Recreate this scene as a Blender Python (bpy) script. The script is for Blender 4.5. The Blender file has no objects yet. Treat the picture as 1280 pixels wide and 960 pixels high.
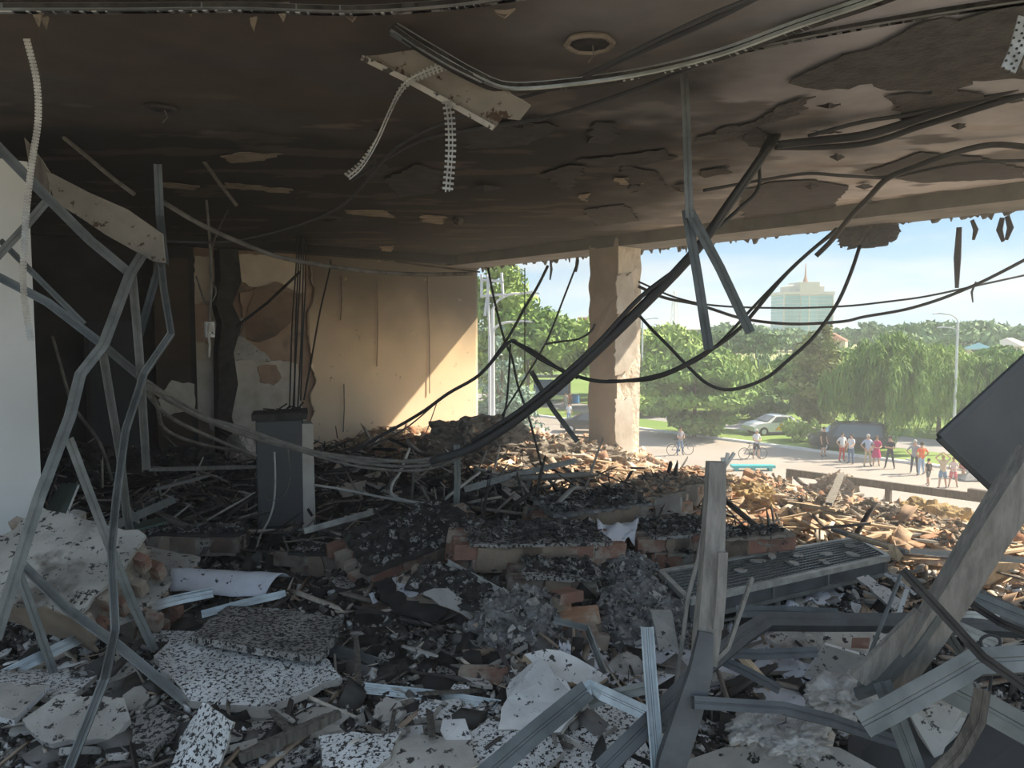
import bpy, bmesh, math, random
import numpy as np
from mathutils import Vector, Matrix, Euler
R = math.radians
scene = bpy.context.scene
COL = scene.collection
rnd = random.Random(7)
rng = np.random.default_rng(11)

# ---------------------------------------------------------------- camera, sky, sun, exposure
F = 950.0; PITCH = R(3.92); EYE = Vector((0, 0, 2.1)); YAW = math.atan2(0.64, 0.768)
cam_d = bpy.data.cameras.new('camera'); cam = bpy.data.objects.new('camera', cam_d); COL.objects.link(cam)
cam_d.sensor_width = 36; cam_d.lens = 36 * F / 1280; cam_d.clip_start = 0.05; cam_d.clip_end = 3000
cam.location = EYE; cam.rotation_euler = (math.pi / 2 - PITCH, 0, -YAW)
scene.camera = cam
vs = scene.view_settings
scene.display_settings.display_device = 'sRGB'
vs.view_transform = 'Standard'; vs.look = 'None'; vs.gamma = 1; vs.use_curve_mapping = False
vs.exposure = 1.45
scene.cycles.max_bounces = 7; scene.cycles.diffuse_bounces = 4; scene.cycles.volume_bounces = 1
scene.cycles.use_denoising = True

SUN_DIR = Vector((-1, 0.5, -0.98)).normalized()      # the way the light travels
sun_d = bpy.data.lights.new('sun', 'SUN'); sun = bpy.data.objects.new('sun', sun_d); COL.objects.link(sun)
sun_d.energy = 4.5; sun_d.angle = R(0.8); sun_d.color = (1, 0.88, 0.70)
sun.rotation_euler = SUN_DIR.to_track_quat('-Z', 'Y').to_euler(); sun.location = (30, -10, 30)

world = bpy.data.worlds.new('sky'); scene.world = world; world.use_nodes = True
nt = world.node_tree; nt.nodes.clear()
def wn(t, **k):
    n = nt.nodes.new(t)
    for a, b in k.items(): setattr(n, a, b)
    return n
tc = wn('ShaderNodeTexCoord'); sep = wn('ShaderNodeSeparateXYZ'); nt.links.new(tc.outputs['Generated'], sep.inputs[0])
rampn = wn('ShaderNodeValToRGB'); nt.links.new(sep.outputs['Z'], rampn.inputs[0])
cr = rampn.color_ramp
cr.elements[0].position = 0.0; cr.elements[0].color = (0.46, 0.64, 0.82, 1)
cr.elements[1].position = 0.75; cr.elements[1].color = (0.36, 0.50, 0.68, 1)
e = cr.elements.new(0.16); e.color = (0.27, 0.53, 0.84, 1)
mp = wn('ShaderNodeMapping'); mp.inputs['Scale'].default_value = (1.6, 1.6, 9); nt.links.new(tc.outputs['Generated'], mp.inputs[0])
nz = wn('ShaderNodeTexNoise'); nz.inputs['Scale'].default_value = 1.7; nz.inputs['Detail'].default_value = 6; nz.inputs['Roughness'].default_value = 0.55
nt.links.new(mp.outputs[0], nz.inputs['Vector'])
cr2 = wn('ShaderNodeValToRGB'); cr2.color_ramp.elements[0].position = 0.42; cr2.color_ramp.elements[1].position = 0.70
nt.links.new(nz.outputs[0], cr2.inputs[0])
mx = wn('ShaderNodeMix', data_type='RGBA'); nt.links.new(cr2.outputs[0], mx.inputs[0]); nt.links.new(rampn.outputs[0], mx.inputs[6])
mx.inputs[7].default_value = (0.80, 0.80, 0.79, 1)
bg = wn('ShaderNodeBackground'); bg.inputs[1].default_value = 0.47; nt.links.new(mx.outputs[2], bg.inputs[0])
wo = wn('ShaderNodeOutputWorld'); nt.links.new(bg.outputs[0], wo.inputs[0])

# ---------------------------------------------------------------- pixels to points
fh = Vector((math.sin(YAW), math.cos(YAW), 0)); rt = Vector((math.cos(YAW), -math.sin(YAW), 0))
FW = (fh * math.cos(PITCH) - Vector((0, 0, math.sin(PITCH)))).normalized(); UPV = rt.cross(FW)
def ray(px, py): return FW + rt * ((px - 640) / F) + UPV * ((480 - py) / F)
def P(px, py, D): return EYE + ray(px, py) * D
def G(px, py, z=0.0):
    d = ray(px, py); return EYE + d * ((z - EYE.z) / d.z)
def Yp(px, py, y):
    d = ray(px, py); return EYE + d * ((y - EYE.y) / d.y)
def Xp(px, py, x):
    d = ray(px, py); return EYE + d * ((x - EYE.x) / d.x)
def proj(p):
    v = Vector(p) - EYE; z = v.dot(FW); return 640 + F * v.dot(rt) / z, 480 - F * v.dot(UPV) / z, z

# ---------------------------------------------------------------- materials
MATS = {}
def mat(name, c1, c2=None, scale=6, rough=0.9, bump=0.3, bscale=30, speck=None, metal=0.0, lo=0.35, hi=0.65, c3=None, attr=None, stretch=None, spec=0.3, dist=0.02, t3=0.55):
    m = bpy.data.materials.new(name); m.use_nodes = True; t = m.node_tree; L = t.links
    b = t.nodes['Principled BSDF']; b.inputs['Roughness'].default_value = rough; b.inputs['Metallic'].default_value = metal
    b.inputs['Specular IOR Level'].default_value = spec
    co = t.nodes.new('ShaderNodeTexCoord'); oi = t.nodes.new('ShaderNodeObjectInfo')
    ad = t.nodes.new('ShaderNodeVectorMath'); ad.operation = 'MULTIPLY_ADD'
    L.new(oi.outputs['Random'], ad.inputs[0]); ad.inputs[1].default_value = (37, 53, 71); L.new(co.outputs['Object'], ad.inputs[2])
    vec = ad.outputs[0]
    if stretch:
        sm = t.nodes.new('ShaderNodeVectorMath'); sm.operation = 'MULTIPLY'; sm.inputs[1].default_value = stretch; L.new(vec, sm.inputs[0]); vec = sm.outputs[0]
    def noise(s, det=5, ro=0.6):
        n = t.nodes.new('ShaderNodeTexNoise'); n.inputs['Scale'].default_value = s; n.inputs['Detail'].default_value = det; n.inputs['Roughness'].default_value = ro
        L.new(vec, n.inputs['Vector']); return n.outputs[0]
    def ramp(src, a, bb):
        r = t.nodes.new('ShaderNodeMapRange'); r.inputs[1].default_value = a; r.inputs[2].default_value = bb; L.new(src, r.inputs[0]); return r.outputs[0]
    def mixc(f, a, bb):
        x = t.nodes.new('ShaderNodeMix'); x.data_type = 'RGBA'; L.new(f, x.inputs[0])
        for s, k in ((a, 6), (bb, 7)):
            if isinstance(s, tuple): x.inputs[k].default_value = (*s, 1)
            else: L.new(s, x.inputs[k])
        return x.outputs[2]
    if attr:
        an = t.nodes.new('ShaderNodeAttribute'); an.attribute_name = attr; base = an.outputs['Color']
        mm = t.nodes.new('ShaderNodeMix'); mm.data_type = 'RGBA'; mm.blend_type = 'MULTIPLY'; mm.inputs[0].default_value = 1
        L.new(base, mm.inputs[6])
        r = ramp(noise(scale), 0.25, 0.75); cc = t.nodes.new('ShaderNodeMapRange'); L.new(r, cc.inputs[0]); cc.inputs[3].default_value = lo; cc.inputs[4].default_value = hi
        L.new(cc.outputs[0], mm.inputs[7]); col = mm.outputs[2]
    elif c2: col = mixc(ramp(noise(scale), lo, hi), c1, c2)
    else:
        col = mixc(ramp(noise(scale), 0.2, 0.8), tuple(x * 0.85 for x in c1), tuple(min(1, x * 1.12) for x in c1))
    if c3: col = mixc(ramp(noise(scale * 0.6, 5), t3, t3 + 0.09), col, c3)
    if speck:
        sc, ss, th = speck
        col = mixc(ramp(noise(ss, 3, 0.7), th, th + 0.05), col, sc)
    L.new(col, b.inputs['Base Color'])
    if bump:
        bn = t.nodes.new('ShaderNodeBump'); bn.inputs['Strength'].default_value = bump; bn.inputs['Distance'].default_value = dist
        L.new(noise(bscale, 4), bn.inputs['Height']); L.new(bn.outputs[0], b.inputs['Normal'])
    MATS[name] = m; return m
mat('speckled_plaster', (0.76, 0.76, 0.75), (0.50, 0.49, 0.47), 3.5, speck=((0.035, 0.032, 0.03), 50, 0.52), bump=0.35, bscale=18)
mat('sooty_plaster', (0.38, 0.36, 0.335), (0.19, 0.18, 0.165), 4, speck=((0.03, 0.028, 0.026), 42, 0.49), bump=0.5, bscale=22)
mat('dirty_plaster', (0.52, 0.49, 0.44), (0.34, 0.315, 0.28), 3, c3=(0.16, 0.14, 0.12), t3=.56, speck=((0.05, 0.045, 0.04), 17, 0.58), bump=0.35, bscale=16)
mat('white_plaster', (0.78, 0.77, 0.75), (0.52, 0.51, 0.50), 3, c3=(0.36, 0.34, 0.31), t3=.6, speck=((0.06, 0.06, 0.06), 22, 0.59), bump=0.2, bscale=14)
mat('board_grey', (0.46, 0.435, 0.395), (0.33, 0.315, 0.29), 3, bump=0.3, bscale=40, c3=(0.15, 0.14, 0.13), t3=.6, speck=((0.07, 0.065, 0.06), 19, 0.60))
mat('char', (0.030, 0.027, 0.025), (0.075, 0.068, 0.062), 9, bump=0.8, bscale=30, speck=((0.22, 0.21, 0.20), 40, 0.66))
mat('char_plain', (0.022, 0.021, 0.021), (0.06, 0.055, 0.05), 7, bump=0.5, bscale=25)
mat('ash_mound', (0.27, 0.26, 0.25), (0.09, 0.085, 0.08), 11, bump=1, bscale=26, speck=((0.38, 0.38, 0.38), 34, 0.60))
mat('brick', (0.30, 0.155, 0.11), (0.20, 0.12, 0.09), 5, bump=0.5, bscale=30, speck=((0.07, 0.055, 0.05), 8, 0.60), c3=(0.36, 0.30, 0.24), t3=0.47)
mat('brick_sooty', (0.155, 0.095, 0.072), (0.075, 0.058, 0.05), 6, bump=0.5, bscale=30, c3=(0.20, 0.17, 0.14), t3=0.47)
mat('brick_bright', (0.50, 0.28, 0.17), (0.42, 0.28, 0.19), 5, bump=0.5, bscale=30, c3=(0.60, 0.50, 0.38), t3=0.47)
mat('board_beige', (0.27, 0.24, 0.195), (0.20, 0.175, 0.145), 3, bump=0.2, speck=((0.07, 0.045, 0.03), 11, 0.60))
mat('render_brown', (0.30, 0.235, 0.17), (0.20, 0.15, 0.115), 5, bump=0.5, bscale=18, c3=(0.12, 0.10, 0.085), t3=.55)
mat('mortar', (0.33, 0.29, 0.24), (0.19, 0.16, 0.13), 9, bump=1, bscale=22, speck=((0.05, 0.045, 0.04), 14, 0.60))
mat('galvanised', (0.215, 0.222, 0.21), (0.13, 0.138, 0.13), 7, rough=0.55, metal=0.5, bump=0.04, bscale=30, spec=0.5)
mat('galvanised_bright', (0.40, 0.425, 0.42), (0.24, 0.255, 0.255), 7, rough=0.3, metal=0.6, bump=0.04, bscale=30, spec=0.6)
mat('galvanised_dull', (0.15, 0.165, 0.165), (0.09, 0.10, 0.10), 6, rough=0.55, metal=0.4, bump=0.1, bscale=30, spec=0.4)
mat('frame_steel', (0.115, 0.125, 0.13), (0.075, 0.08, 0.085), 6, rough=0.5, metal=0.3, bump=0.1, bscale=20, spec=0.4)
mat('perforated_zinc', (0.48, 0.48, 0.44), (0.28, 0.27, 0.25), 9, rough=0.5, metal=0.4, bump=0.05)
mat('black_panel', (0.10, 0.10, 0.10), (0.085, 0.085, 0.085), 5, rough=0.6, bump=0.05, bscale=20)
mat('cable_black', (0.06, 0.06, 0.062), None, 9, rough=0.7, bump=0.1)
mat('cable_grey', (0.20, 0.185, 0.165), (0.10, 0.09, 0.08), 9, rough=0.8, bump=0.2)
mat('cable_white', (0.55, 0.53, 0.48), (0.35, 0.33, 0.30), 9, rough=0.7, bump=0.1)
mat('burnt_wood', (0.17, 0.15, 0.125), (0.075, 0.066, 0.056), 6, rough=0.85, bump=0.6, bscale=12, stretch=(7, 7, 0.9))
mat('grey_wood', (0.27, 0.255, 0.23), (0.17, 0.16, 0.145), 6, rough=0.85, bump=0.4, bscale=12, stretch=(6, 6, 1))
mat('pale_wood', (0.56, 0.43, 0.28), (0.40, 0.30, 0.20), 5, rough=0.8, bump=0.3, bscale=12, stretch=(5, 5, 1))
mat('insulation', (0.52, 0.50, 0.47), (0.30, 0.29, 0.27), 8, rough=1, bump=1, bscale=24, spec=0)
mat('yellow_wool', (0.52, 0.38, 0.19), (0.32, 0.25, 0.16), 8, rough=1, bump=1, bscale=24, spec=0)
mat('white_sheet', (0.70, 0.71, 0.76), (0.55, 0.56, 0.60), 4, rough=0.5, bump=0.15, bscale=10, speck=((0.05, 0.05, 0.06), 14, 0.62))
mat('green_board', (0.14, 0.19, 0.16), (0.09, 0.13, 0.11), 4, bump=0.15)
mat('wall_ochre', (0.5, 0.385, 0.235), (0.60, 0.48, 0.32), 1.3, bump=0.15, bscale=9, speck=((0.34, 0.26, 0.17), 5, 0.66), attr='Col', lo=0.93, hi=1.06)
mat('undercoat', (0.38, 0.275, 0.20), (0.28, 0.185, 0.135), 2.2, bump=0.5, bscale=8, c3=(0.19, 0.155, 0.125))
mat('old_plaster', (0.60, 0.56, 0.50), (0.42, 0.37, 0.31), 2.5, bump=0.3, bscale=9)
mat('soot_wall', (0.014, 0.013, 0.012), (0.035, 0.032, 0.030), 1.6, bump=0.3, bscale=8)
mat('soot_brown', (0.075, 0.052, 0.036), (0.045, 0.034, 0.026), 1.5, bump=0.2)
mat('door_navy', (0.030, 0.034, 0.040), None, 3, rough=0.7, bump=0.1)
mat('wall_white', (0.76, 0.76, 0.75), (0.66, 0.66, 0.64), 1.1, bump=0.25, bscale=3, rough=0.7)
mat('ceiling_coat', (1, 1, 1), None, 2.2, bump=0.25, bscale=6, attr='Col', lo=0.72, hi=1.18)
mat('ceiling_bare', (0.060, 0.056, 0.054), (0.10, 0.095, 0.09), 9, bump=1, bscale=30)
mat('ceiling_flake', (0.30, 0.25, 0.19), (0.18, 0.15, 0.12), 6, bump=0.2)
mat('soot_flake', (0.035, 0.032, 0.032), (0.06, 0.055, 0.055), 6, bump=0.6)
mat('concrete', (0.20, 0.19, 0.175), (0.13, 0.125, 0.12), 3, bump=0.6, bscale=14)
mat('column_plaster_lit', (0.72, 0.64, 0.53), (0.56, 0.48, 0.39), 4, bump=1, bscale=9, c3=(0.36, 0.28, 0.21), dist=0.04)
mat('column_shaded', (0.56, 0.48, 0.39), (0.46, 0.39, 0.31), 3, bump=0.4, bscale=9)  # darker copy of the column plaster, shade put into the colour
mat('rubble_ground', (1, 1, 1), None, 28, bump=1, bscale=34, attr='Col', lo=0.35, hi=1.5, dist=0.03)
mat('chips', (1, 1, 1), None, 20, bump=0.2, attr='Col', lo=0.75, hi=1.2)
mat('asphalt', (0.34, 0.305, 0.27), (0.285, 0.255, 0.225), 0.15, bump=0.05, bscale=5)
mat('road', (0.30, 0.29, 0.29), None, 0.3, bump=0)
mat('kerb_stone', (0.66, 0.66, 0.64), None, 1, bump=0.1)
mat('lawn_green', (0.13, 0.22, 0.045), (0.19, 0.27, 0.07), 0.2, bump=0.3, bscale=4)
mat('field', (0.26, 0.30, 0.12), (0.38, 0.36, 0.19), 0.02, bump=0)
mat('bark', (0.13, 0.10, 0.075), None, 3, bump=0.5)
for n, c, c2 in (('leaf_dark', (0.06, 0.13, 0.03), (0.10, 0.18, 0.05)), ('leaf_mid', (0.13, 0.24, 0.05), (0.20, 0.31, 0.08)), ('leaf_light', (0.25, 0.38, 0.09), (0.36, 0.46, 0.15)),
                 ('leaf_brown', (0.24, 0.22, 0.09), (0.20, 0.27, 0.08)), ('leaf_blue', (0.17, 0.27, 0.21), (0.26, 0.36, 0.29)), ('leaf_far', (0.14, 0.23, 0.12), (0.20, 0.30, 0.14))):
    mat(n, c, c2, 0.45, rough=0.7, bump=0, spec=0.15)
mat('lamp_steel', (0.62, 0.64, 0.66), None, 2, rough=0.4, bump=0)
mat('glass_teal', (0.12, 0.32, 0.37), (0.18, 0.38, 0.43), 0.08, rough=0.15, bump=0, spec=0.6)
mat('tower_stone', (0.52, 0.50, 0.46), None, 0.1, bump=0)
mat('roof_tile', (0.36, 0.17, 0.11), None, 0.3, bump=0.2)
mat('house_wall', (0.55, 0.47, 0.38), None, 0.3, bump=0)
mat('teal_paint', (0.06, 0.42, 0.42), None, 2, bump=0, rough=0.5)
mat('car_white', (0.72, 0.73, 0.75), None, 1, rough=0.25, bump=0, spec=0.6)
mat('car_dark', (0.035, 0.04, 0.045), None, 1, rough=0.25, bump=0, spec=0.6)
mat('car_glass', (0.07, 0.09, 0.10), None, 1, rough=0.05, bump=0, spec=1.0)
mat('rubber', (0.02, 0.02, 0.02), None, 1, rough=0.8, bump=0)
mat('blue_paint', (0.05, 0.20, 0.42), None, 1, bump=0)
mat('yellow_paint', (0.75, 0.42, 0.05), None, 1, bump=0)
mat('skin', (0.50, 0.29, 0.19), None, 1, bump=0, rough=0.6)
mat('red_lens', (0.4, 0.02, 0.02), None, 1, bump=0, rough=0.3)

# ---------------------------------------------------------------- mesh helpers
def V(*a): return Vector(a)
class MB:
    def __init__(s): s.v = []; s.f = []; s.m = []
    def add(s, vs_, fs_, mi=0):
        o = len(s.v); s.v += [Vector(v) for v in vs_]; s.f += [tuple(i + o for i in f) for f in fs_]; s.m += [mi] * len(fs_)
        return s
    def box(s, lo, hi, mi=0, M=None, jit=0):
        x0, y0, z0 = lo; x1, y1, z1 = hi
        vs_ = [Vector(p) for p in ((x0,y0,z0),(x1,y0,z0),(x1,y1,z0),(x0,y1,z0),(x0,y0,z1),(x1,y0,z1),(x1,y1,z1),(x0,y1,z1))]
        if jit: vs_ = [v + Vector((rnd.uniform(-jit, jit), rnd.uniform(-jit, jit), rnd.uniform(-jit, jit))) for v in vs_]
        if M is not None: vs_ = [M @ v for v in vs_]
        return s.add(vs_, [(0,3,2,1),(4,5,6,7),(0,1,5,4),(1,2,6,5),(2,3,7,6),(3,0,4,7)], mi)
    def sweep(s, pts, sec, up=(0, 0, 1), mi=0, scale=None, cap=True):
        pts = [Vector(p) for p in pts]; n = len(sec); up = Vector(up); rings = []
        for i, p in enumerate(pts):
            a = pts[max(i - 1, 0)]; b = pts[min(i + 1, len(pts) - 1)]; t = (b - a).normalized()
            x = up.cross(t)
            if x.length < 1e-3: x = Vector((1, 0, 0)).cross(t)
            x.normalize(); y = t.cross(x); up = y.copy() if len(pts) > 2 else up
            k = scale[i] if scale else 1
            rings.append([p + x * (q[0] * k) + y * (q[1] * k) for q in sec])
        vs_ = [v for r in rings for v in r]; fs_ = []
        for i in range(len(pts) - 1):
            for j in range(n):
                k = (j + 1) % n; fs_.append((i * n + j, i * n + k, (i + 1) * n + k, (i + 1) * n + j))
        if cap: fs_ += [tuple(range(n))[::-1], tuple(range((len(pts) - 1) * n, len(pts) * n))]
        return s.add(vs_, fs_, mi)
    def tube(s, pts, r, n=8, mi=0, scale=None, cap=True):
        return s.sweep(pts, [(r * math.cos(2 * math.pi * i / n), r * math.sin(2 * math.pi * i / n)) for i in range(n)], mi=mi, scale=scale, cap=cap)
    def build(s, name, mats, parent=None, smooth=False, local=False):
        me = bpy.data.meshes.new(name); org = Vector((0, 0, 0))
        if not local:
            if parent is not None: org = WL.get(parent.name, Vector((0, 0, 0)))
            else:
                xs = np.array([tuple(v) for v in s.v]); org = Vector(((xs[:, 0].min() + xs[:, 0].max()) / 2, (xs[:, 1].min() + xs[:, 1].max()) / 2, xs[:, 2].min()))
        me.from_pydata([tuple(v - org) for v in s.v], [], s.f)
        if isinstance(mats, str): mats = [mats]
        for m in mats: me.materials.append(MATS[m])
        if len(mats) > 1: me.polygons.foreach_set('material_index', s.m)
        if smooth: me.polygons.foreach_set('use_smooth', [True] * len(s.f))
        me.update()
        o = bpy.data.objects.new(name, me); COL.objects.link(o)
        if parent is not None:
            o.parent = parent; WL[o.name] = org
        elif not local: o.location = org; WL[o.name] = org
        return o
WL = {}
def tag(o, label=None, cat=None, group=None, kind=None):
    if label: o['label'] = label
    if cat: o['category'] = cat
    if group: o['group'] = group
    if kind: o['kind'] = kind
    return o
def thing(name, label, cat, loc=(0, 0, 0), rot=(0, 0, 0), group=None):
    o = bpy.data.objects.new(name, None); COL.objects.link(o); o.location = loc; o.rotation_euler = rot; o.empty_display_size = 0.1
    WL[o.name] = Vector(loc); return tag(o, label, cat, group)
def struct(o): o['kind'] = 'structure'; return o
def place(o, name, parent, M):       # a copy of a mesh object as a child, with a local matrix
    c = o.copy(); c.name = name; COL.objects.link(c); c.parent = parent; c.matrix_basis = M; return c
def smooth_line(pts, k=6):
    pts = [Vector(p) for p in pts]; out = []
    q = [pts[0] * 2 - pts[1]] + pts + [pts[-1] * 2 - pts[-2]]
    for i in range(1, len(q) - 2):
        p0, p1, p2, p3 = q[i - 1:i + 3]
        for j in range(k):
            t = j / k; out.append(0.5 * ((2 * p1) + (p2 - p0) * t + (2 * p0 - 5 * p1 + 4 * p2 - p3) * t * t + (3 * p1 - p0 - 3 * p2 + p3) * t ** 3))
    return out + [pts[-1]]
def px_line(pts, D):
    """(px, py) or (px, py, depth) to points"""
    return [P(p[0], p[1], p[2] if len(p) > 2 else D) for p in pts]
# numpy fbm
_tab = rng.random((256, 256))
def vnoise(x, y):
    xi = np.floor(x).astype(int); yi = np.floor(y).astype(int); fx = x - xi; fy = y - yi
    fx = fx * fx * (3 - 2 * fx); fy = fy * fy * (3 - 2 * fy); a = xi & 255; b = yi & 255; c = (xi + 1) & 255; d = (yi + 1) & 255
    return (_tab[a, b] * (1 - fx) + _tab[c, b] * fx) * (1 - fy) + (_tab[a, d] * (1 - fx) + _tab[c, d] * fx) * fy
def fbm(x, y, o=4):
    s = 0; a = 0.5; t = 0
    for i in range(o): s = s + a * vnoise(x * 2 ** i + 17 * i, y * 2 ** i + 31 * i); t += a; a *= 0.5
    return s / t
def sstep(a, b, x):
    t = np.clip((x - a) / (b - a), 0, 1); return t * t * (3 - 2 * t)
def npmesh(name, verts, quads, mat_name, cols=None, face_cols=None, parent=None, smooth=False):
    me = bpy.data.meshes.new(name); nv = len(verts); nf = len(quads)
    me.vertices.add(nv); me.vertices.foreach_set('co', np.asarray(verts, dtype=np.float32).ravel())
    k = quads.shape[1]
    me.loops.add(nf * k); me.loops.foreach_set('vertex_index', quads.astype(np.int32).ravel())
    me.polygons.add(nf); me.polygons.foreach_set('loop_start', np.arange(0, nf * k, k, dtype=np.int32))
    if smooth: me.polygons.foreach_set('use_smooth', np.ones(nf, dtype=bool))
    me.update(calc_edges=True)
    if cols is not None:
        a = me.color_attributes.new('Col', 'FLOAT_COLOR', 'POINT'); c = np.ones((nv, 4), dtype=np.float32); c[:, :3] = cols; a.data.foreach_set('color', c.ravel())
    me.materials.append(MATS[mat_name])
    o = bpy.data.objects.new(name, me); COL.objects.link(o)
    if parent is not None: o.parent = parent
    return o
def grid(x0, x1, y0, y1, st):
    xs = np.arange(x0, x1 + st / 2, st); ys = np.arange(y0, y1 + st / 2, st); X, Y = np.meshgrid(xs, ys); nx = len(xs); ny = len(ys)
    i = np.arange(nx * ny).reshape(ny, nx); q = np.stack([i[:-1, :-1], i[:-1, 1:], i[1:, 1:], i[1:, :-1]], -1).reshape(-1, 4)
    return X.ravel(), Y.ravel(), q
def ragged(pts, step, jit, nrm):
    """subdivide a closed outline and shake it in its plane"""
    out = []; n = len(pts); nrm = Vector(nrm)
    for i in range(n):
        a = Vector(pts[i]); b = Vector(pts[(i + 1) % n]); d = b - a; L = d.length; k = max(1, int(L / step)); side = d.cross(nrm)
        if side.length > 0: side.normalize()
        for j in range(k):
            out.append(a + d * (j / k) + (side * rnd.gauss(0, jit) if j else side * rnd.uniform(-jit, jit) * 0.3))
    return out
def plate_mb(pts, th, step=0.09, jit=0.012, mi_top=0, mi_side=1, mb=None):
    """a broken sheet: outline (upper face), thickness th downwards along its normal"""
    pts = [Vector(p) for p in pts]; n = Vector((0, 0, 0))
    for i in range(len(pts)): n += pts[i].cross(pts[(i + 1) % len(pts)])
    n = -n if n.z < 0 else n; n.normalize()
    o = ragged(pts, step, jit, n); k = len(o); mb = mb or MB()
    vs_ = o + [p - n * th for p in o]
    mb.add(vs_, [tuple(range(k)), tuple(range(2 * k - 1, k - 1, -1))], mi_top)
    mb.add(vs_, [(i, i + k, (i + 1) % k + k, (i + 1) % k) for i in range(k)], mi_side)
    return mb

# summer haze outdoors, thin smoke indoors, denser edge haze added for lens veil
def haze(name, lo, hi, dens, col, g=0.3):
    m = bpy.data.materials.new(name); m.use_nodes = True; t = m.node_tree; t.nodes.remove(t.nodes['Principled BSDF'])
    vsn = t.nodes.new('ShaderNodeVolumeScatter'); vsn.inputs['Color'].default_value = (*col, 1); vsn.inputs['Density'].default_value = dens; vsn.inputs['Anisotropy'].default_value = g
    t.links.new(vsn.outputs[0], t.nodes['Material Output'].inputs['Volume']); MATS[name] = m
    o = MB().box(lo, hi).build(name, name); return tag(o, kind='stuff')
tag(haze('outdoor_haze', (9.5, -400, -8), (900, 900, 60), 0.00032, (0.80, 0.92, 1.0), 0.2), 'thin pale haze over the park and the skyline')
tag(haze('room_haze', (-3.3, 0.6, -0.4), (9.45, 12.25, 3.5), 0.003, (0.97, 0.98, 1.0), 0.4), 'thin smoke hanging in the burnt room')
tag(haze('room_haze', (5.2, 0.65, -0.35), (9.44, 12.2, 3.49), 0.027, (0.90, 0.96, 1.0), 0.4), 'denser haze added along the open edge in place of lens veil')

# ---------------------------------------------------------------- the room shell
CZ = 3.55; BZ = 3.38; XE = 9.35; YW = 12.3
def box_struct(name, lo, hi, m): return struct(MB().box(lo, hi).build(name, m))
box_struct('floor', (-4, -3, -0.45), (XE, YW + 0.3, -0.02), 'concrete')
# ceiling: a concrete slab and the sooted plaster coat below it
# (its unseen end behind the camera is cut away to let sky light in)
CUT = [(-4, YW + .3), (-4, 6.6), (-1.2, 4.1), (0.35, 2.8), (2.1, 1.35), (3.4, 0.2), (5.4, -1.4), (7.2, -3), (XE, -3), (XE, YW + .3)]
_o = [V(x, y, CZ + 0.02) for x, y in CUT]; _o = ragged(_o[::-1], 0.4, 0.02, (0, 0, 1)); _k = len(_o)
struct(MB().add(_o + [p + V(0, 0, .43) for p in _o], [tuple(range(_k)), tuple(range(2 * _k - 1, _k - 1, -1))] + [(i, (i + 1) % _k, (i + 1) % _k + _k, i + _k) for i in range(_k)]).build('ceiling', 'concrete'))
box_struct('trim_1', (XE, 6.6, CZ + 0.33), (10.85, YW + 0.3, CZ + 0.50), 'concrete')      # unseen roof overhang, shaped to shade the wall end and column
X, Y, q = grid(-4, 8.6, -3, YW, 0.05)
Z = CZ + (fbm(X * 0.9, Y * 0.9) - 0.5) * 0.012
q = q[:, ::-1]
_d = 0.64 * X + 0.77 * Y; q = q[(_d[q] > 2.42).all(1) & (X[q[:, 0]] + 1.2 * Y[q[:, 0]] > 3.9)]
bro = np.array([0.080, 0.060, 0.045]); gre = np.array([0.44, 0.425, 0.425]); blk = np.array([0.020, 0.018, 0.017])
v = 0.77 * X - 0.64 * Y        # along the picture's width
dd = 0.64 * X + 0.77 * Y
w1 = sstep(-0.6, 2.6, v + (fbm(X * 1.2, Y * 1.2) - .5) * 1.2)[:, None]
C = bro * (1 - w1) + gre * w1
w2 = (sstep(4.5, 5.8, dd + (fbm(X * 1.4 + 5, Y * 1.4) - .5) * 3.2) * (1 - sstep(0.6, 3.4, v + (fbm(X * 2, Y * 2) - .5) * 2.0)))[:, None]
C = C * (1 - w2) + blk * w2
w3 = (sstep(0.545, 0.57, fbm(v * 1.1 + 40, dd * 1.7, 6)) * sstep(3.6, 4.8, dd))[:, None] * 0.75 * (1 - w2)
C = C * (1 - w3) + blk * 3.2 * w3
w4 = (sstep(0.64, 0.65, fbm(v * 1.5 + 80, dd * 4, 6)) * sstep(4.5, 5.5, dd))[:, None] * 0.35 * (1 - w2 * .6)
C = C * (1 - w4) + np.array([.34, .27, .20]) * w4
ceil_coat = npmesh('ceiling_coat', np.stack([X, Y, Z], 1), q, 'ceiling_coat', cols=C, smooth=True); struct(ceil_coat)
def ceil_pt(px, py, dz=0.0): return G(px, py, CZ - 0.009 - dz)
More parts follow.
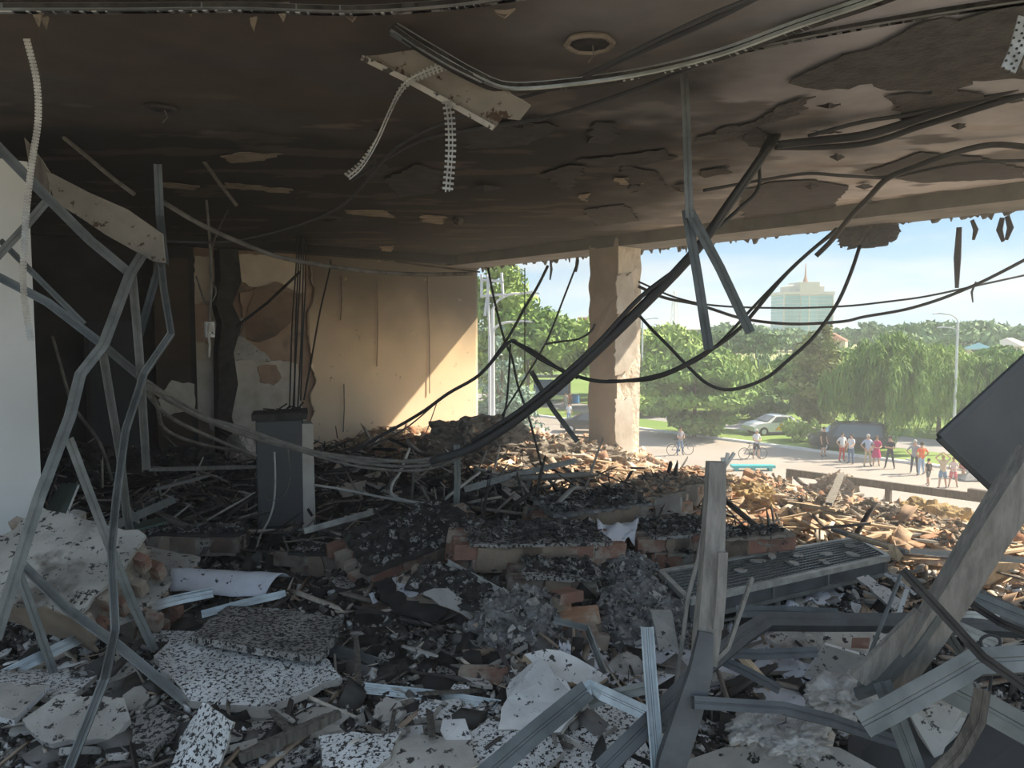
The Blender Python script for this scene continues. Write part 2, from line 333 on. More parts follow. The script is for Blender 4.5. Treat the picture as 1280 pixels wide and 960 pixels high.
# blown-off patches of bare slab and hanging flakes
def ceil_patch(pts, m, name='peeled_patch', dz=0.004, th=0.006, step=0.06, jit=0.02):
    mb = plate_mb([ceil_pt(*p, dz) for p in pts], th, step, jit, 0, 0); o = mb.build(name, m, ceil_coat); return o
PATCH = [([(985,103),(1010,88),(1100,55),(1140,32),(1280,5),(1280,98),(1215,100),(1180,122),(1165,112),(1110,112),(1090,103),(1030,112)], 'ceiling_bare'),
 ([(1105,120),(1185,113),(1280,125),(1180,140),(1125,142)], 'ceiling_bare'),
 ([(866,176),(900,160),(945,152),(985,128),(1020,120),(1000,142),(950,155),(920,172),(885,176)], 'ceiling_bare'),
 ([(735,158),(745,152),(770,153),(776,168),(765,180),(735,178)], 'soot_flake'),
 ([(676,218),(710,206),(735,208),(720,222),(715,238),(700,236),(690,222)], 'soot_flake'),
 ([(720,200),(790,192),(830,186),(843,198),(800,206),(750,208)], 'soot_flake'),
 ([(930,168),(945,158),(958,165),(955,185),(935,182)], 'soot_flake'),
 ([(875,213),(912,208),(915,215),(880,222)], 'soot_flake'),
 ([(925,238),(960,228),(1010,225),(1060,232),(1040,262),(980,272),(930,275)], 'soot_flake'),
 ([(1080,215),(1150,190),(1210,195),(1280,210),(1280,222),(1150,228)], 'soot_flake'),
 ([(560,168),(640,150),(700,158),(660,180),(590,185)], 'soot_flake'),
 ([(480,225),(520,205),(560,215),(545,240),(500,246)], 'soot_flake'),
 ([(440,205),(470,198),(488,212),(470,230)], 'soot_flake'),
 ([(775,205),(820,215),(835,235),(790,240)], 'soot_flake'),
 ([(730,262),(780,255),(800,275),(745,283)], 'soot_flake'),
 ([(275,195),(300,190),(355,192),(330,200),(290,203)], 'ceiling_flake'), ([(280,228),(365,236),(360,241),(280,234)], 'ceiling_flake'),
 ([(430,262),(480,262),(495,272),(440,268)], 'ceiling_flake'), ([(525,268),(556,270),(552,280),(528,277)], 'ceiling_flake'),
 ([(200,228),(250,232),(240,237),(203,233)], 'ceiling_flake'), ([(475,308),(492,307),(490,315),(478,315)], 'ceiling_flake'),
 ([(722,243),(738,241),(733,252)], 'ceiling_flake'), ([(768,222),(805,225),(798,232),(775,230)], 'ceiling_flake')]
for pts, m in PATCH: ceil_patch(pts, m)
for i in range(20):     # small lifted flakes of the coat
    px = rnd.uniform(380, 1270); py = rnd.uniform(120, 300)
    if py > 300 - (px - 640) * 0.08: continue
    w = rnd.uniform(6, 22); h = rnd.uniform(2, 6)
    mb = plate_mb([ceil_pt(px - w, py, 0.005), ceil_pt(px, py - h, 0.03), ceil_pt(px + w, py, 0.005), ceil_pt(px, py + h, 0.05)], 0.004, 0.05, 0.012, 0, 0)
    mb.build('loose_flake', rnd.choice(['soot_flake', 'ceiling_coat_dark', 'soot_flake']) if False else 'soot_flake', ceil_coat)
# edge beam and far beam
struct(MB().box((8.57, -3, BZ), (XE, YW, CZ + 0.02)).build('trim_2', 'concrete'))
mb = MB(); X0 = XE + 0.0
# torn lower lip along the outer edge: ragged render hanging from the beam
for i in range(150):
    y = rnd.uniform(1.5, YW); w = rnd.uniform(0.03, 0.16); h = abs(rnd.gauss(0, 0.05)) + 0.01
    a = V(XE - rnd.uniform(0, 0.08), y, BZ + 0.02)
    mb.add([a, a + V(0, w, 0), a + V(0.02, w * rnd.uniform(.3, .9), -h), a + V(0.03, 0, 0.0), a + V(0.03, w, 0), a + V(0.04, w * .5, -h * .9)], [(0,1,2),(3,5,4),(0,2,5,3),(1,4,5,2)])
o = mb.build('hanging_render', 'concrete'); tag(o, 'torn shreds of grey render hanging along the outer ceiling beam', 'rubble', kind='stuff')
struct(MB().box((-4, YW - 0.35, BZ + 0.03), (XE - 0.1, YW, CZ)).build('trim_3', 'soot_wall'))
# facade column
cx0, cx1, cy0, cy1 = 8.57, 9.09, 7.80, 8.40
def col_mesh():
    bm = bmesh.new(); bmesh.ops.create_cube(bm, size=1)
    for v_ in bm.verts: v_.co = V(cx0 if v_.co.x < 0 else cx1, cy0 if v_.co.y < 0 else cy1, -0.1 if v_.co.z < 0 else CZ)
    bmesh.ops.subdivide_edges(bm, edges=bm.edges, cuts=1)
    es = [e_ for e_ in bm.edges if abs(e_.verts[0].co.z - e_.verts[1].co.z) > 0.5]
    bmesh.ops.subdivide_edges(bm, edges=es, cuts=22, use_grid_fill=True)
    bmesh.ops.subdivide_edges(bm, edges=[e_ for e_ in bm.edges if abs(e_.verts[0].co.z - e_.verts[1].co.z) < 0.01], cuts=3, use_grid_fill=True)
    for v_ in bm.verts:
        n_ = (vnoise(np.array([v_.co.z * 5 + v_.co.x * 7]), np.array([v_.co.y * 7 + 3]))[0] - 0.5)
        c_ = V((cx0 + cx1) / 2, (cy0 + cy1) / 2, v_.co.z); d = (v_.co - c_)
        corner = abs(d.x) > 0.2 and abs(d.y) > 0.24
        rightf = v_.co.y < cy0 + 0.01
        v_.co += d.normalized() * n_ * (0.04 if corner else (0.045 if rightf else 0.01))
    me = bpy.data.meshes.new('column'); bm.to_mesh(me); bm.free()
    me.materials.append(MATS['column_shaded']); me.materials.append(MATS['column_plaster_lit'])
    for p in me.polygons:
        if p.normal.y < -0.6: p.material_index = 1  # sunward face gets the lighter copy, light put into its colour
    o = bpy.data.objects.new('column', me); COL.objects.link(o); return struct(o)
column = col_mesh()
def col_patch(pts, yy): 
    pts = [Yp(px, py, yy) for px, py in pts]; o_ = ragged(pts, 0.05, 0.012, (0, 1, 0)); k = len(o_); mb = MB()
    vs_ = o_ + [p + V(0, 0.03, 0) for p in o_]
    mb.add(vs_, [tuple(range(k)), tuple(range(2 * k - 1, k - 1, -1))] + [(i, i + k, (i + 1) % k + k, (i + 1) % k) for i in range(k)])
    return mb.build('render_patch', 'old_plaster', column)
col_patch([(771,345),(790,340),(794,372),(781,398),(771,392)], cy0 - 0.035)
col_patch([(769,500),(790,498),(792,566),(769,563)], cy0 - 0.035)
col_patch([(769,425),(780,405),(795,402),(797,440),(786,462),(769,470)], cy0 - 0.035)

# back wall: masonry with coats of plaster on it
box_struct('wall_back', (-4, YW + 0.02, -0.4), (XE, YW + 0.32, CZ + 0.02), 'undercoat')
wb = bpy.data.objects['wall_back']
def wall_sheet(pts, y_front, th, m, name, parent=wb, step=0.07, jit=0.012, col=None):
    pts = [Yp(px, py, y_front) for px, py in pts]; o_ = ragged(pts, step, jit, (0, 1, 0)); k = len(o_); mb = MB()
    vs_ = o_ + [p + V(0, th, 0) for p in o_]
    mb.add(vs_, [tuple(range(k)), tuple(range(2 * k - 1, k - 1, -1))] + [(i, i + k, (i + 1) % k + k, (i + 1) % k) for i in range(k)])
    return mb.build(name, m, parent)
# ochre plaster coat, with soot from the fire at its top (vertex colours on a grid)
xs0 = Yp(384, 400, YW - 0.02).x; st = 0.06
Xg, Zg, qg = grid(xs0, XE, -0.4, BZ + 0.05, st)
oc = np.array([0.78, 0.595, 0.37]); lt = np.array([0.86, 0.745, 0.575]); so = np.array([0.085, 0.072, 0.06])
nn = fbm(Xg * 1.1, Zg * 1.1 + 9)
top = sstep(1.15, 2.9, Zg + (nn - .5) * 1.0 - 0.35 * (1 - sstep(xs0, xs0 + 3.2, Xg)))
lw = sstep(0.2, 1.6, 2.0 - Zg) * 0.55
Cg = oc * (1 - lw[:, None]) + lt * lw[:, None]
pinkl = (1 - sstep(xs0, xs0 + 1.3, Xg + (nn - .5) * 0.8))[:, None] * 0.5
Cg = Cg * (1 - pinkl) + np.array([0.66, 0.50, 0.38]) * pinkl
Cg = Cg * (1 - top[:, None] * 0.9) + so * top[:, None] * 0.9
edge = xs0 + (fbm(Zg * 3, Zg * 0 + 2) - 0.3) * 0.30
Xe = np.where(Xg < xs0 + st / 2, edge, np.maximum(Xg, edge))
coat = npmesh('plaster_coat', np.stack([Xe, np.full_like(Xe, YW - 0.02) + (fbm(Xg * 2, Zg * 2) - .5) * 0.012, Zg], 1) - np.array(tuple(WL[wb.name])), qg, 'wall_ochre', cols=Cg, parent=wb)
so2 = coat.modifiers.new('thick', 'SOLIDIFY'); so2.thickness = 0.03; so2.offset = -1
# layers left of it
wall_sheet([(296,318),(378,322),(382,366),(330,362),(300,352)], YW - 0.03, 0.04, 'column_shaded', 'plaster_patch')
wall_sheet([(318,362),(345,352),(378,368),(372,396),(345,420),(325,428),(300,420)], YW - 0.05, 0.06, 'undercoat', 'plaster_patch')
wall_sheet([(300,366),(330,358),(360,372),(352,392),(320,402),(303,396)], YW - 0.035, 0.05, 'undercoat', 'plaster_patch')
wall_sheet([(292,400),(304,398),(308,425),(335,445),(340,452),(292,452)], YW - 0.03, 0.05, 'board_grey', 'plaster_patch')
wall_sheet([(290,452),(350,450),(372,455),(375,500),(385,540),(384,568),(290,568)], YW - 0.045, 0.06, 'old_plaster', 'plaster_patch')
wall_sheet([(322,458),(345,456),(352,472),(342,482),(325,478)], YW - 0.055, 0.05, 'undercoat', 'plaster_patch')
wall_sheet([(243,320),(272,322),(286,340),(282,378),(276,410),(275,470),(268,540),(243,512)], YW - 0.10, 0.12, 'column_shaded', 'plaster_patch')
wall_sheet([(243,452),(262,448),(268,480),(268,530),(243,512)], YW - 0.12, 0.03, 'old_plaster', 'plaster_patch')
wall_sheet([(272,420),(282,445),(280,478),(273,470)], YW - 0.13, 0.05, 'brick', 'plaster_patch')
wall_sheet([(243,380),(262,376),(268,410),(262,432),(243,425)], YW - 0.125, 0.04, 'undercoat', 'plaster_patch')
# burnt timber standing in the crack
mb = MB(); pts = [Yp(p[0], p[1], YW - 0.22) for p in [(283,312),(286,350),(278,380),(287,405),(280,440),(283,480),(279,520),(284,580)]]
mb.sweep(pts, [(-.14,-.08),(.13,-.08),(.15,.08),(-.12,.09)], up=(0, 1, 0), scale=[1.1,1.2,.95,1.15,.9,1.1,.8,1])
tag(mb.build('charred_post', 'char_plain'), 'charred black upright timber in the broken gap of the far wall', 'post')
# vertical chases in the ochre coat
for (a, b) in (((472, 352), (471, 458)), ((535, 345), (537, 492)), ((427, 345), (426, 400)), ((430, 480), (429, 540))):
    p0 = Yp(*a, YW - 0.052); p1 = Yp(*b, YW - 0.052)
    MB().tube([p0, (p0 + p1) / 2 + V(0.015, 0, 0), p1], 0.010, 5).build('wall_conduit', 'cable_grey' if a[0] < 440 else 'undercoat', wb)
# dark recess on the left
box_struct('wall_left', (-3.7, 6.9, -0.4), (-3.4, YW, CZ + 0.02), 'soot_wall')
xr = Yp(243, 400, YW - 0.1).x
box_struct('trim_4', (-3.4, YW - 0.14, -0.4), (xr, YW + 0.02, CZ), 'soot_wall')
x0 = Yp(112, 450, YW - 0.3).x; x1 = Yp(178, 450, YW - 0.3).x
d1 = thing('door_1', 'dark navy door leaf standing in the burnt recess', 'door', (x0, YW - 0.3, 0)); d1['kind'] = 'structure'
MB().box((x0, YW - 0.3, -0.1), (x1, YW - 0.24, 2.25)).build('panel', 'door_navy', d1)
MB().box((x0 - 0.06, YW - 0.3, -0.1), (x0, YW - 0.2, 2.3)).build('jamb', 'soot_wall', d1)
x2 = Yp(196, 450, YW - 0.35).x; x3 = Yp(240, 450, YW - 0.35).x
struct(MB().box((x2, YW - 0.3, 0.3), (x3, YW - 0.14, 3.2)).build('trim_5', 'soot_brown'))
wall_sheet([(215,475),(243,480),(243,512),(205,520),(198,500)], YW - 0.32, 0.03, 'old_plaster', 'plaster_patch', wb)
# white partition at the left edge
xw = 0.89
wf = box_struct('wall_left_near', (-3.4, 6.55, -0.3), (xw, 6.72, 3.33), 'wall_white'); wf.name = 'wall_front'
tl = [Yp(px, py, 6.53) for px, py in [(0,475),(20,468),(38,500),(42,530),(22,552),(0,560)]]
mb = MB(); o_ = ragged(tl, 0.08, 0.015, (0, 1, 0)); k = len(o_); c_ = sum(o_, Vector()) / k - V(0, 0.07, 0)
mb.add(o_ + [c_], [(i, (i + 1) % k, k) for i in range(k)]); mb.build('bulging_plaster', 'wall_white', wf)
mb = MB()
for z in np.arange(0.0, 3.3, 0.03): mb.box((xw - 0.012, 6.53, z), (xw + 0.012 + rnd.uniform(0, 0.012), 6.56, z + 0.02))
mb.build('corner_bead', 'perforated_zinc', wf)
# ================================================================ outdoors
SZ = -5.3
def ground_strip(name, x0, x1, y0, y1, z, m, n=1): return struct(MB().add([(x0,y0,z),(x1,y0,z),(x1,y1,z),(x0,y1,z)], [(0,1,2,3)]).build(name, m))
ground_strip('ground', -600, 1500, -900, 1600, SZ - 0.25, 'field')
box_struct('street', (-60, -120, SZ - 0.2), (44.2, 220, SZ), 'asphalt')
box_struct('kerb', (44.2, -120, SZ - 0.2), (44.55, 220, SZ + 0.14), 'kerb_stone')
box_struct('lawn', (44.55, -120, SZ - 0.2), (49.3, 220, SZ + 0.08), 'lawn_green')
box_struct('road', (49.3, -120, SZ - 0.2), (55.5, 220, SZ + 0.02), 'road')
box_struct('lawn', (55.5, -120, SZ - 0.2), (110, 220, SZ + 0.08), 'lawn_green')
box_struct('building_wall', (XE - 0.3, -3, SZ), (XE, YW + 0.3, -0.4), 'concrete')

def foliage(name, blobs, n, size, m, parent, droop=0.0, asp=1.0):
    """n leaf sprays scattered through ellipsoid blobs (cx, cy, cz, rx, ry, rz)"""
    B = np.array(blobs, dtype=float); w = (B[:, 3] * B[:, 4] * B[:, 5]) ** (2 / 3); w /= w.sum()
    k = rng.choice(len(B), n, p=w); u = rng.normal(size=(n, 3)); u /= np.linalg.norm(u, axis=1)[:, None]
    rr = rng.random(n) ** 0.35
    c = B[k, :3] + u * rr[:, None] * B[k, 3:6]
    nrm = u + rng.normal(size=(n, 3)) * 0.55; nrm /= np.linalg.norm(nrm, axis=1)[:, None]
    t = rng.normal(size=(n, 3)); 
    if droop: t = t * (1 - droop) + np.array([0, 0, -1.0]) * droop * 2
    t -= nrm * (t * nrm).sum(1)[:, None]; t /= np.linalg.norm(t, axis=1)[:, None] + 1e-9; b = np.cross(nrm, t)
    s = size * (0.5 + rng.random(n))[:, None]; a = t * s * asp; b = b * s / max(1, asp * .8)
    v = np.concatenate([c - a, c + b * 0.55, c + a, c - b * 0.55], 1).reshape(-1, 3)
    q = np.arange(4 * n).reshape(n, 4)
    return npmesh(name, v, q, m, parent=parent)
def tree(label, px, py, D, kind, h, w, m, n=4000, cat='tree', name='tree', group=None, base=None, size=0.16, trunk_r=0.14):
    """px: picture column of the stem, D: depth; stands on the ground"""
    z0 = SZ + 0.05 if base is None else base
    p = P(px, 415, D); loc = V(p.x, p.y, z0)
    t = thing(name, label, cat, loc, group=group); r = random.Random(int(px * 7 + D)); bl = []
    if kind == 'cone':
        for i in range(26):
            f = i / 25; rad = w / 2 * (1 - f) ** 0.8 + 0.12; 
            for j in range(max(1, int(6 * (1 - f)) + 1)):
                a = r.uniform(0, 6.28); bl.append((math.cos(a) * rad * .55, math.sin(a) * rad * .55, h * (0.06 + 0.92 * f), rad * .55, rad * .55, h * 0.045))
    elif kind == 'egg':
        for i in range(30):
            f = r.random(); rad = w / 2 * math.sin(math.pi * min(0.97, 0.10 + f * 0.86)) ** 0.75; a = r.uniform(0, 6.28)
            bl.append((math.cos(a) * rad * .6, math.sin(a) * rad * .6, h * (0.08 + 0.86 * f), rad * r.uniform(.3, .55) + .15, rad * r.uniform(.3, .55) + .15, h * 0.09))
    elif kind == 'willow':
        for i in range(44):
            a = r.uniform(0, 6.28); q_ = r.uniform(.1, 1) * w / 2; top_ = h * (1 - 0.35 * (q_ / (w / 2)) ** 2); lo_ = h * r.uniform(0.05, .35)
            bl.append((math.cos(a) * q_, math.sin(a) * q_, (top_ + lo_) / 2, r.uniform(.3, .8), r.uniform(.3, .8), (top_ - lo_) / 2))
    elif kind == 'round':
        for i in range(26):
            a = r.uniform(0, 6.28); e_ = r.uniform(-.5, 1.2); q_ = w / 2 * .62
            bl.append((math.cos(a) * math.cos(e_) * q_, math.sin(a) * math.cos(e_) * q_, h * .58 + math.sin(e_) * h * .30, w * r.uniform(.12, .24), w * r.uniform(.12, .24), h * r.uniform(.09, .16)))
    elif kind == 'bush':
        for i in range(14):
            a = r.uniform(0, 6.28); q_ = r.uniform(0, w / 2 * .7); bl.append((math.cos(a) * q_, math.sin(a) * q_, h * r.uniform(.3, .65), w * .2, w * .2, h * .33))
    foliage('crown', bl, n, size, m, t, droop=0.8 if kind == 'willow' else 0.0, asp=2.4 if kind == 'willow' else 1.25)
    mb = MB(); mb.tube([V(0, 0, -0.1), V(.05, .03, h * .3), V(-.03, .05, h * .6), V(0, 0, h * .86)], trunk_r, 7, scale=[1.2, .9, .6, .15])
    for i in range(6):
        z = h * r.uniform(.25, .6); a = r.uniform(0, 6.28); mb.tube([V(0, 0, z), V(math.cos(a) * w * .14, math.sin(a) * w * .14, z + h * .1), V(math.cos(a) * w * .27, math.sin(a) * w * .27, z + h * .16)], trunk_r * .4, 5, scale=[1, .7, .3])
    mb.build('trunk', 'bark', t, local=True)
    return t
tree('tall blue green spruce beside the left opening', 628, 0, 30, 'cone', 7.6, 5.2, 'leaf_blue', 16000, size=0.09)
tree('big dense round conifer on the verge left of the white car', 870, 0, 53, 'egg', 6.1, 8.0, 'leaf_mid', 12000, size=0.17)
tree('largest drooping willow behind the standing onlookers', 1112, 0, 47.5, 'willow', 7.5, 7.4, 'leaf_mid', 22000, size=0.12)
tree('pale green willow behind the white lamp post', 1178, 0, 55, 'willow', 6.7, 7.2, 'leaf_light', 15000, size=0.14)
tree('tall slender brownish tree right of the white car', 1027, 0, 57, 'egg', 8.0, 4.6, 'leaf_brown', 6500, size=0.16)
tree('thin leafy tree with bare double stem beside the dark van', 1012, 0, 60, 'egg', 6.6, 3.4, 'leaf_mid', 3500, size=0.16)
tree('dark spreading tree at the right edge behind the black panel', 1262, 0, 52, 'willow', 6.2, 8, 'leaf_mid', 13000, size=0.14)
tree('low round bush under the conifer by the white car', 960, 0, 62, 'bush', 2.6, 6, 'leaf_dark', 2500, size=.2)
tree('small open shrub on the kerb in front of the van', 1003, 0, 51, 'bush', 1.6, 2.6, 'leaf_light', 700, size=.14, trunk_r=.04)
tree('low spreading shrub just right of the facade column', 808, 0, 66, 'bush', 2.2, 5, 'leaf_light', 1500, size=.2, trunk_r=.05)
tree('bright lime green round tree in the left opening', 712, 0, 78, 'round', 9.0, 9.5, 'leaf_light', 6500, size=.26)
tree('tall pale tree behind the double arm street lamp', 625, 0, 75, 'egg', 15.0, 9, 'leaf_light', 6500, size=.28)
tree('dark rounded tree behind the blue spruce', 660, 0, 70, 'round', 10.0, 9, 'leaf_mid', 5000, size=.26)
tree('mid green tree between the lime tree and the column', 748, 0, 84, 'round', 8.6, 10, 'leaf_mid', 5000, size=.28)
tree('yellow green tree just right of the column lamp', 828, 0, 74, 'round', 8.4, 9, 'leaf_light', 6000, size=.26)
k = 0
BL = ['leafy tree of the dense park belt beyond the road']
for i in range(22):
    px = 780 + i * 24 + rnd.uniform(-8, 8); D = rnd.uniform(68, 92); h = rnd.uniform(4.4, 6.2)
    tree(BL[0], px, 0, D, rnd.choice(['round', 'egg', 'willow']), h, rnd.uniform(6.5, 9), rnd.choice(['leaf_mid', 'leaf_light', 'leaf_mid', 'leaf_far']), 2600, size=.27, group='trees of the park belt')
for i in range(34):
    px = 600 + i * 21 + rnd.uniform(-8, 8); D = rnd.uniform(210, 330); h = rnd.uniform(5.5, 9.5) + (2.2 if px > 980 else 1.2) * D / 300
    tree('distant tree on the low horizon beyond the field', px, 0, D, rnd.choice(['round', 'egg']), h, rnd.uniform(14, 24), 'leaf_far', 900, size=.95, group='distant trees on the horizon', trunk_r=.3)
for i in range(10):
    px = 835 + i * 14 + rnd.uniform(-4, 4)
    tree('bushy tree below the glass tower at the far side of the field', px, 0, 170 + rnd.uniform(-15, 15), 'round', rnd.uniform(6.2, 8), rnd.uniform(9, 13), 'leaf_dark' if i % 3 else 'leaf_far', 1200, size=.5, group='trees below the tower', trunk_r=.2)

# glass office tower
c = P(1001, 415, 620); T = thing('office_tower', 'tall teal glass office tower with a pale stepped crown and spire on the horizon', 'building', (c.x, c.y, SZ))
yaw = math.atan2(ray(1001, 415).y, ray(1001, 415).x)
T.rotation_euler = (0, 0, yaw - math.pi / 2 + R(24))
MB().box((-20, -13, 0), (20, 13, 37)).build('glass_body', 'glass_teal', T, local=True)
MB().box((-7, -13.8, 0), (7, -12.9, 40)).box((-.5, -14.2, 0), (.5, -13.7, 40)).box((19.6, -13.4, 0), (20.4, 13.4, 38)).box((-20.4, -13.4, 0), (-19.6, -12.6, 38)).build('pier', 'tower_stone', T, local=True)
MB().box((-6.6, -14.0, 0), (-.6, -13.7, 36)).box((.6, -14.0, 0), (6.6, -13.7, 36)).build('glass_bay', 'glass_teal', T, local=True)
m_ = MB()
for z in range(3, 37, 3): m_.box((-20.15, -14.15, z), (20.15, 13.15, z + 0.35))
m_.build('floor_band', 'tower_stone', T, local=True)
m_ = MB().box((-20.6, -14.3, 37), (20.6, 13.6, 39.5)).box((-14, -10, 39.5), (14, 10, 44)).box((-8, -14.5, 39.5), (8, 8, 47))
m_.add([(-14,-10,44),(14,-10,44),(14,10,44),(-14,10,44),(-3,-2,48),(3,-2,48),(3,2,48),(-3,2,48)], [(0,1,5,4),(1,2,6,5),(2,3,7,6),(3,0,4,7),(4,5,6,7)])
m_.build('crown', 'tower_stone', T, local=True)
MB().tube([V(0, -6, 47), V(0, -6, 52), V(0, -6, 62)], 2.2, 6, scale=[1, .35, .12]).build('spire', 'roof_tile', T, local=True)
# far houses
def house(label, px, D, w, d, h, roof, rh, rot=0, group=None):
    c = P(px, 415, D); t = thing('house', label, 'house', (c.x, c.y, SZ), (0, 0, rot), group=group)
    MB().box((-w/2, -d/2, 0), (w/2, d/2, h)).build('wall', 'house_wall', t, local=True)
    MB().add([(-w/2-.3,-d/2-.3,h),(w/2+.3,-d/2-.3,h),(w/2+.3,d/2+.3,h),(-w/2-.3,d/2+.3,h),(-w/2+w*.2,0,h+rh),(w/2-w*.2,0,h+rh)], [(0,1,5,4),(1,2,5),(2,3,4,5),(3,0,4),(0,3,2,1)]).build('roof', roof, t, local=True)
    m_ = MB(); n = max(2, int(w / 3))
    for f in range(max(1, int(h / 3))):
        for i in range(n):
            for (yy, s) in ((-d/2, -1), (d/2, 1)):
                x = -w/2 + (i + .5) * w / n; m_.box((x - .6, yy - .05, f * 3 + 1), (x + .6, yy + .05, f * 3 + 2.4))
            for xx in (-w/2, w/2): m_.box((xx - .05, -d*.2, f * 3 + 1), (xx + .05, d*.2, f * 3 + 2.4))
    m_.build('window', 'car_glass', t, local=True)
    return t
house('long low brick block on the horizon right of the column', 850, 330, 36, 12, 8.5, 'tower_stone', .6, -YAW)
house('rust roofed house on the skyline in the left opening', 703, 260, 15, 9, 6.5, 'roof_tile', 3.5, -YAW)
house('small house with pointed tower roof beside the rust roofed one', 729, 255, 6, 6, 6.8, 'roof_tile', 5.5, -YAW)
house('pale house among far trees right of the lamp post', 1214, 240, 12, 9, 3.6, 'tower_stone', 2.2, .3)
house('house with a blue metal roof right of the lamp post', 1224, 215, 9, 8, 2.6, 'glass_teal', 1.8, .3)
house('grey roofed house near the right edge of the horizon', 1262, 230, 13, 9, 3.2, 'tower_stone', 2.4, .1)
house('orange roofed house hidden right of the tower', 1042, 250, 12, 8, 4.6, 'roof_tile', 2.5, .4)
# lattice mast
c = P(843, 415, 420); t = thing('radio_mast', 'thin lattice radio mast on the horizon', 'mast', (c.x, c.y, SZ)); m_ = MB()
for a, b in ((-1, -1), (1, -1), (1, 1), (-1, 1)): m_.tube([V(a * 2, b * 2, 0), V(a * .7, b * .7, 30)], .18, 4)
for i in range(10):
    z = i * 3; k0 = 2 - i * .13; k1 = 2 - (i + 1) * .13
    for a, b, c_, d_ in ((-1,-1,1,-1),(1,-1,1,1),(1,1,-1,1),(-1,1,-1,-1)): m_.tube([V(a*k0,b*k0,z), V(c_*k1,d_*k1,z+3)], .12, 3)
m_.build('lattice', 'lamp_steel', t, local=True); MB().box((-2.5, -2.5, 25), (2.5, 2.5, 25.6)).build('platform', 'lamp_steel', t, local=True)
# street lamps
def lamp(label, px, D, h, arms, az=0, r=0.085, base=SZ):
    c = P(px, 415, D); t = thing('street_lamp', label, 'street lamp', (c.x, c.y, base), (0, 0, -YAW + az))
    MB().tube([V(0, 0, 0), V(0, 0, h * .5), V(0, 0, h)], r, 10, scale=[1.3, 1, .75]).build('pole', 'lamp_steel', t, local=True)
    for (dx, dz, z0) in arms:
        MB().tube(smooth_line([V(0, 0, z0), V(dx * .18, 0, z0 + dz * .55), V(dx * .6, 0, z0 + dz * .95), V(dx, 0, z0 + dz)]), r * .5, 7).build('arm', 'lamp_steel', t, local=True)
        s = 1 if dx > 0 else -1
        MB().sweep([V(dx - s*.05, 0, z0 + dz), V(dx + s*.3, 0, z0 + dz + .03), V(dx + s*.65, 0, z0 + dz)], [(-.13,-.03),(.13,-.03),(.13,.05),(-.13,.05)], scale=[.6, 1, .6]).build('lamp_head', 'lamp_steel', t, local=True)
    return t
lamp('tall white street lamp on the verge near the black panel', 1197, 45, 8.0, [(-.85, .45, 8.0), (-.55, .25, 7.4)])
lamp('slim white street lamp just right of the column', 803, 69, 8.3, [(.8, .3, 8.3)], r=.1)
lamp('double armed white street lamp outside the left opening', 616, 27, 8.2, [(1.0, .55, 8.2), (.75, .35, 7.4)], r=.085)
lamp('thin white pole lamp standing behind the lime green tree', 689, 90, 9.5, [(.5, .2, 9.5)], r=.07)
# antenna frame seen at the top of the left opening
t = thing('sign_frame', 'white tubular frame outside at the top of the left opening', 'frame', P(611, 375, 24)); m_ = MB()
for a, b in (((602,343),(602,372)),((609,343),(612,420)),((627,341),(629,372)),((602,370),(632,368)),((602,350),(630,352)),((612,345),(606,395))):
    m_.tube([P(*a, 24), P(*b, 24)], .045, 6)
fp = P(612, 420, 24); m_.tube([fp, V(fp.x, fp.y, SZ)], .045, 6)
m_.build('tube_frame', 'lamp_steel', t)
# bus shelter with bin
c = P(690, 415, 82); t = thing('bus_shelter', 'bus shelter with flat grey roof and blue posts across the street', 'shelter', (c.x, c.y, SZ), (0, 0, -YAW))
MB().box((-2.2, -.9, 2.5), (2.2, .9, 2.75)).build('roof', 'tower_stone', t, local=True)
for x in (-1.9, 1.9):
    for y in (-.7, .7): MB().box((x-.06, y-.06, 0), (x+.06, y+.06, 2.5)).build('post', 'blue_paint', t, local=True)
MB().box((-1.8, .6, .5), (1.8, .66, 2.2)).build('back_panel', 'blue_paint', t, local=True)
c = P(720, 415, 78); t = thing('litter_bin', 'small blue bin beside the bus shelter', 'bin', (c.x, c.y, SZ))
MB().tube([V(0,0,0.1), V(0,0,.9)], .4, 10).build('body', 'blue_paint', t, local=True); MB().tube([V(0,0,.9), V(0,0,1)], .44, 10).build('rim', 'car_dark', t, local=True)
# turquoise bench slab on the street
p = G(941, 588, SZ); t = thing('bench', 'low turquoise backless bench standing on the street', 'bench', p, (0, 0, -YAW))
MB().box((-1.15, -.25, .16), (1.15, .25, .30), jit=.02).build('seat', 'teal_paint', t, local=True)
for x in (-.9, 0, .9): MB().box((x-.08, -.2, 0), (x+.08, .2, .17)).build('leg', 'teal_paint', t, local=True)
# low kerb wall poles lying on the kerb
p0 = G(1133, 574, SZ + .2); p1 = G(1172, 583, SZ + .2); tag(MB().tube([p0, p1], .05, 6).build('plank', 'kerb_stone'), 'white plank lying on the kerb by the onlookers', 'plank')
# grey bundle on the pavement right
p = G(1226, 600, SZ); m_ = MB(); m_.box((-1, -.4, 0), (1, .4, .3), M=Matrix.Translation(p) @ Matrix.Rotation(-YAW, 4, 'Z'), jit=.12); m_.box((-.6, -.3, .25), (.5, .3, .45), M=Matrix.Translation(p) @ Matrix.Rotation(-YAW, 4, 'Z'), jit=.1)
tag(m_.build('bundle', 'board_grey'), 'grey bundle lying on the street below the black panel', 'bundle')

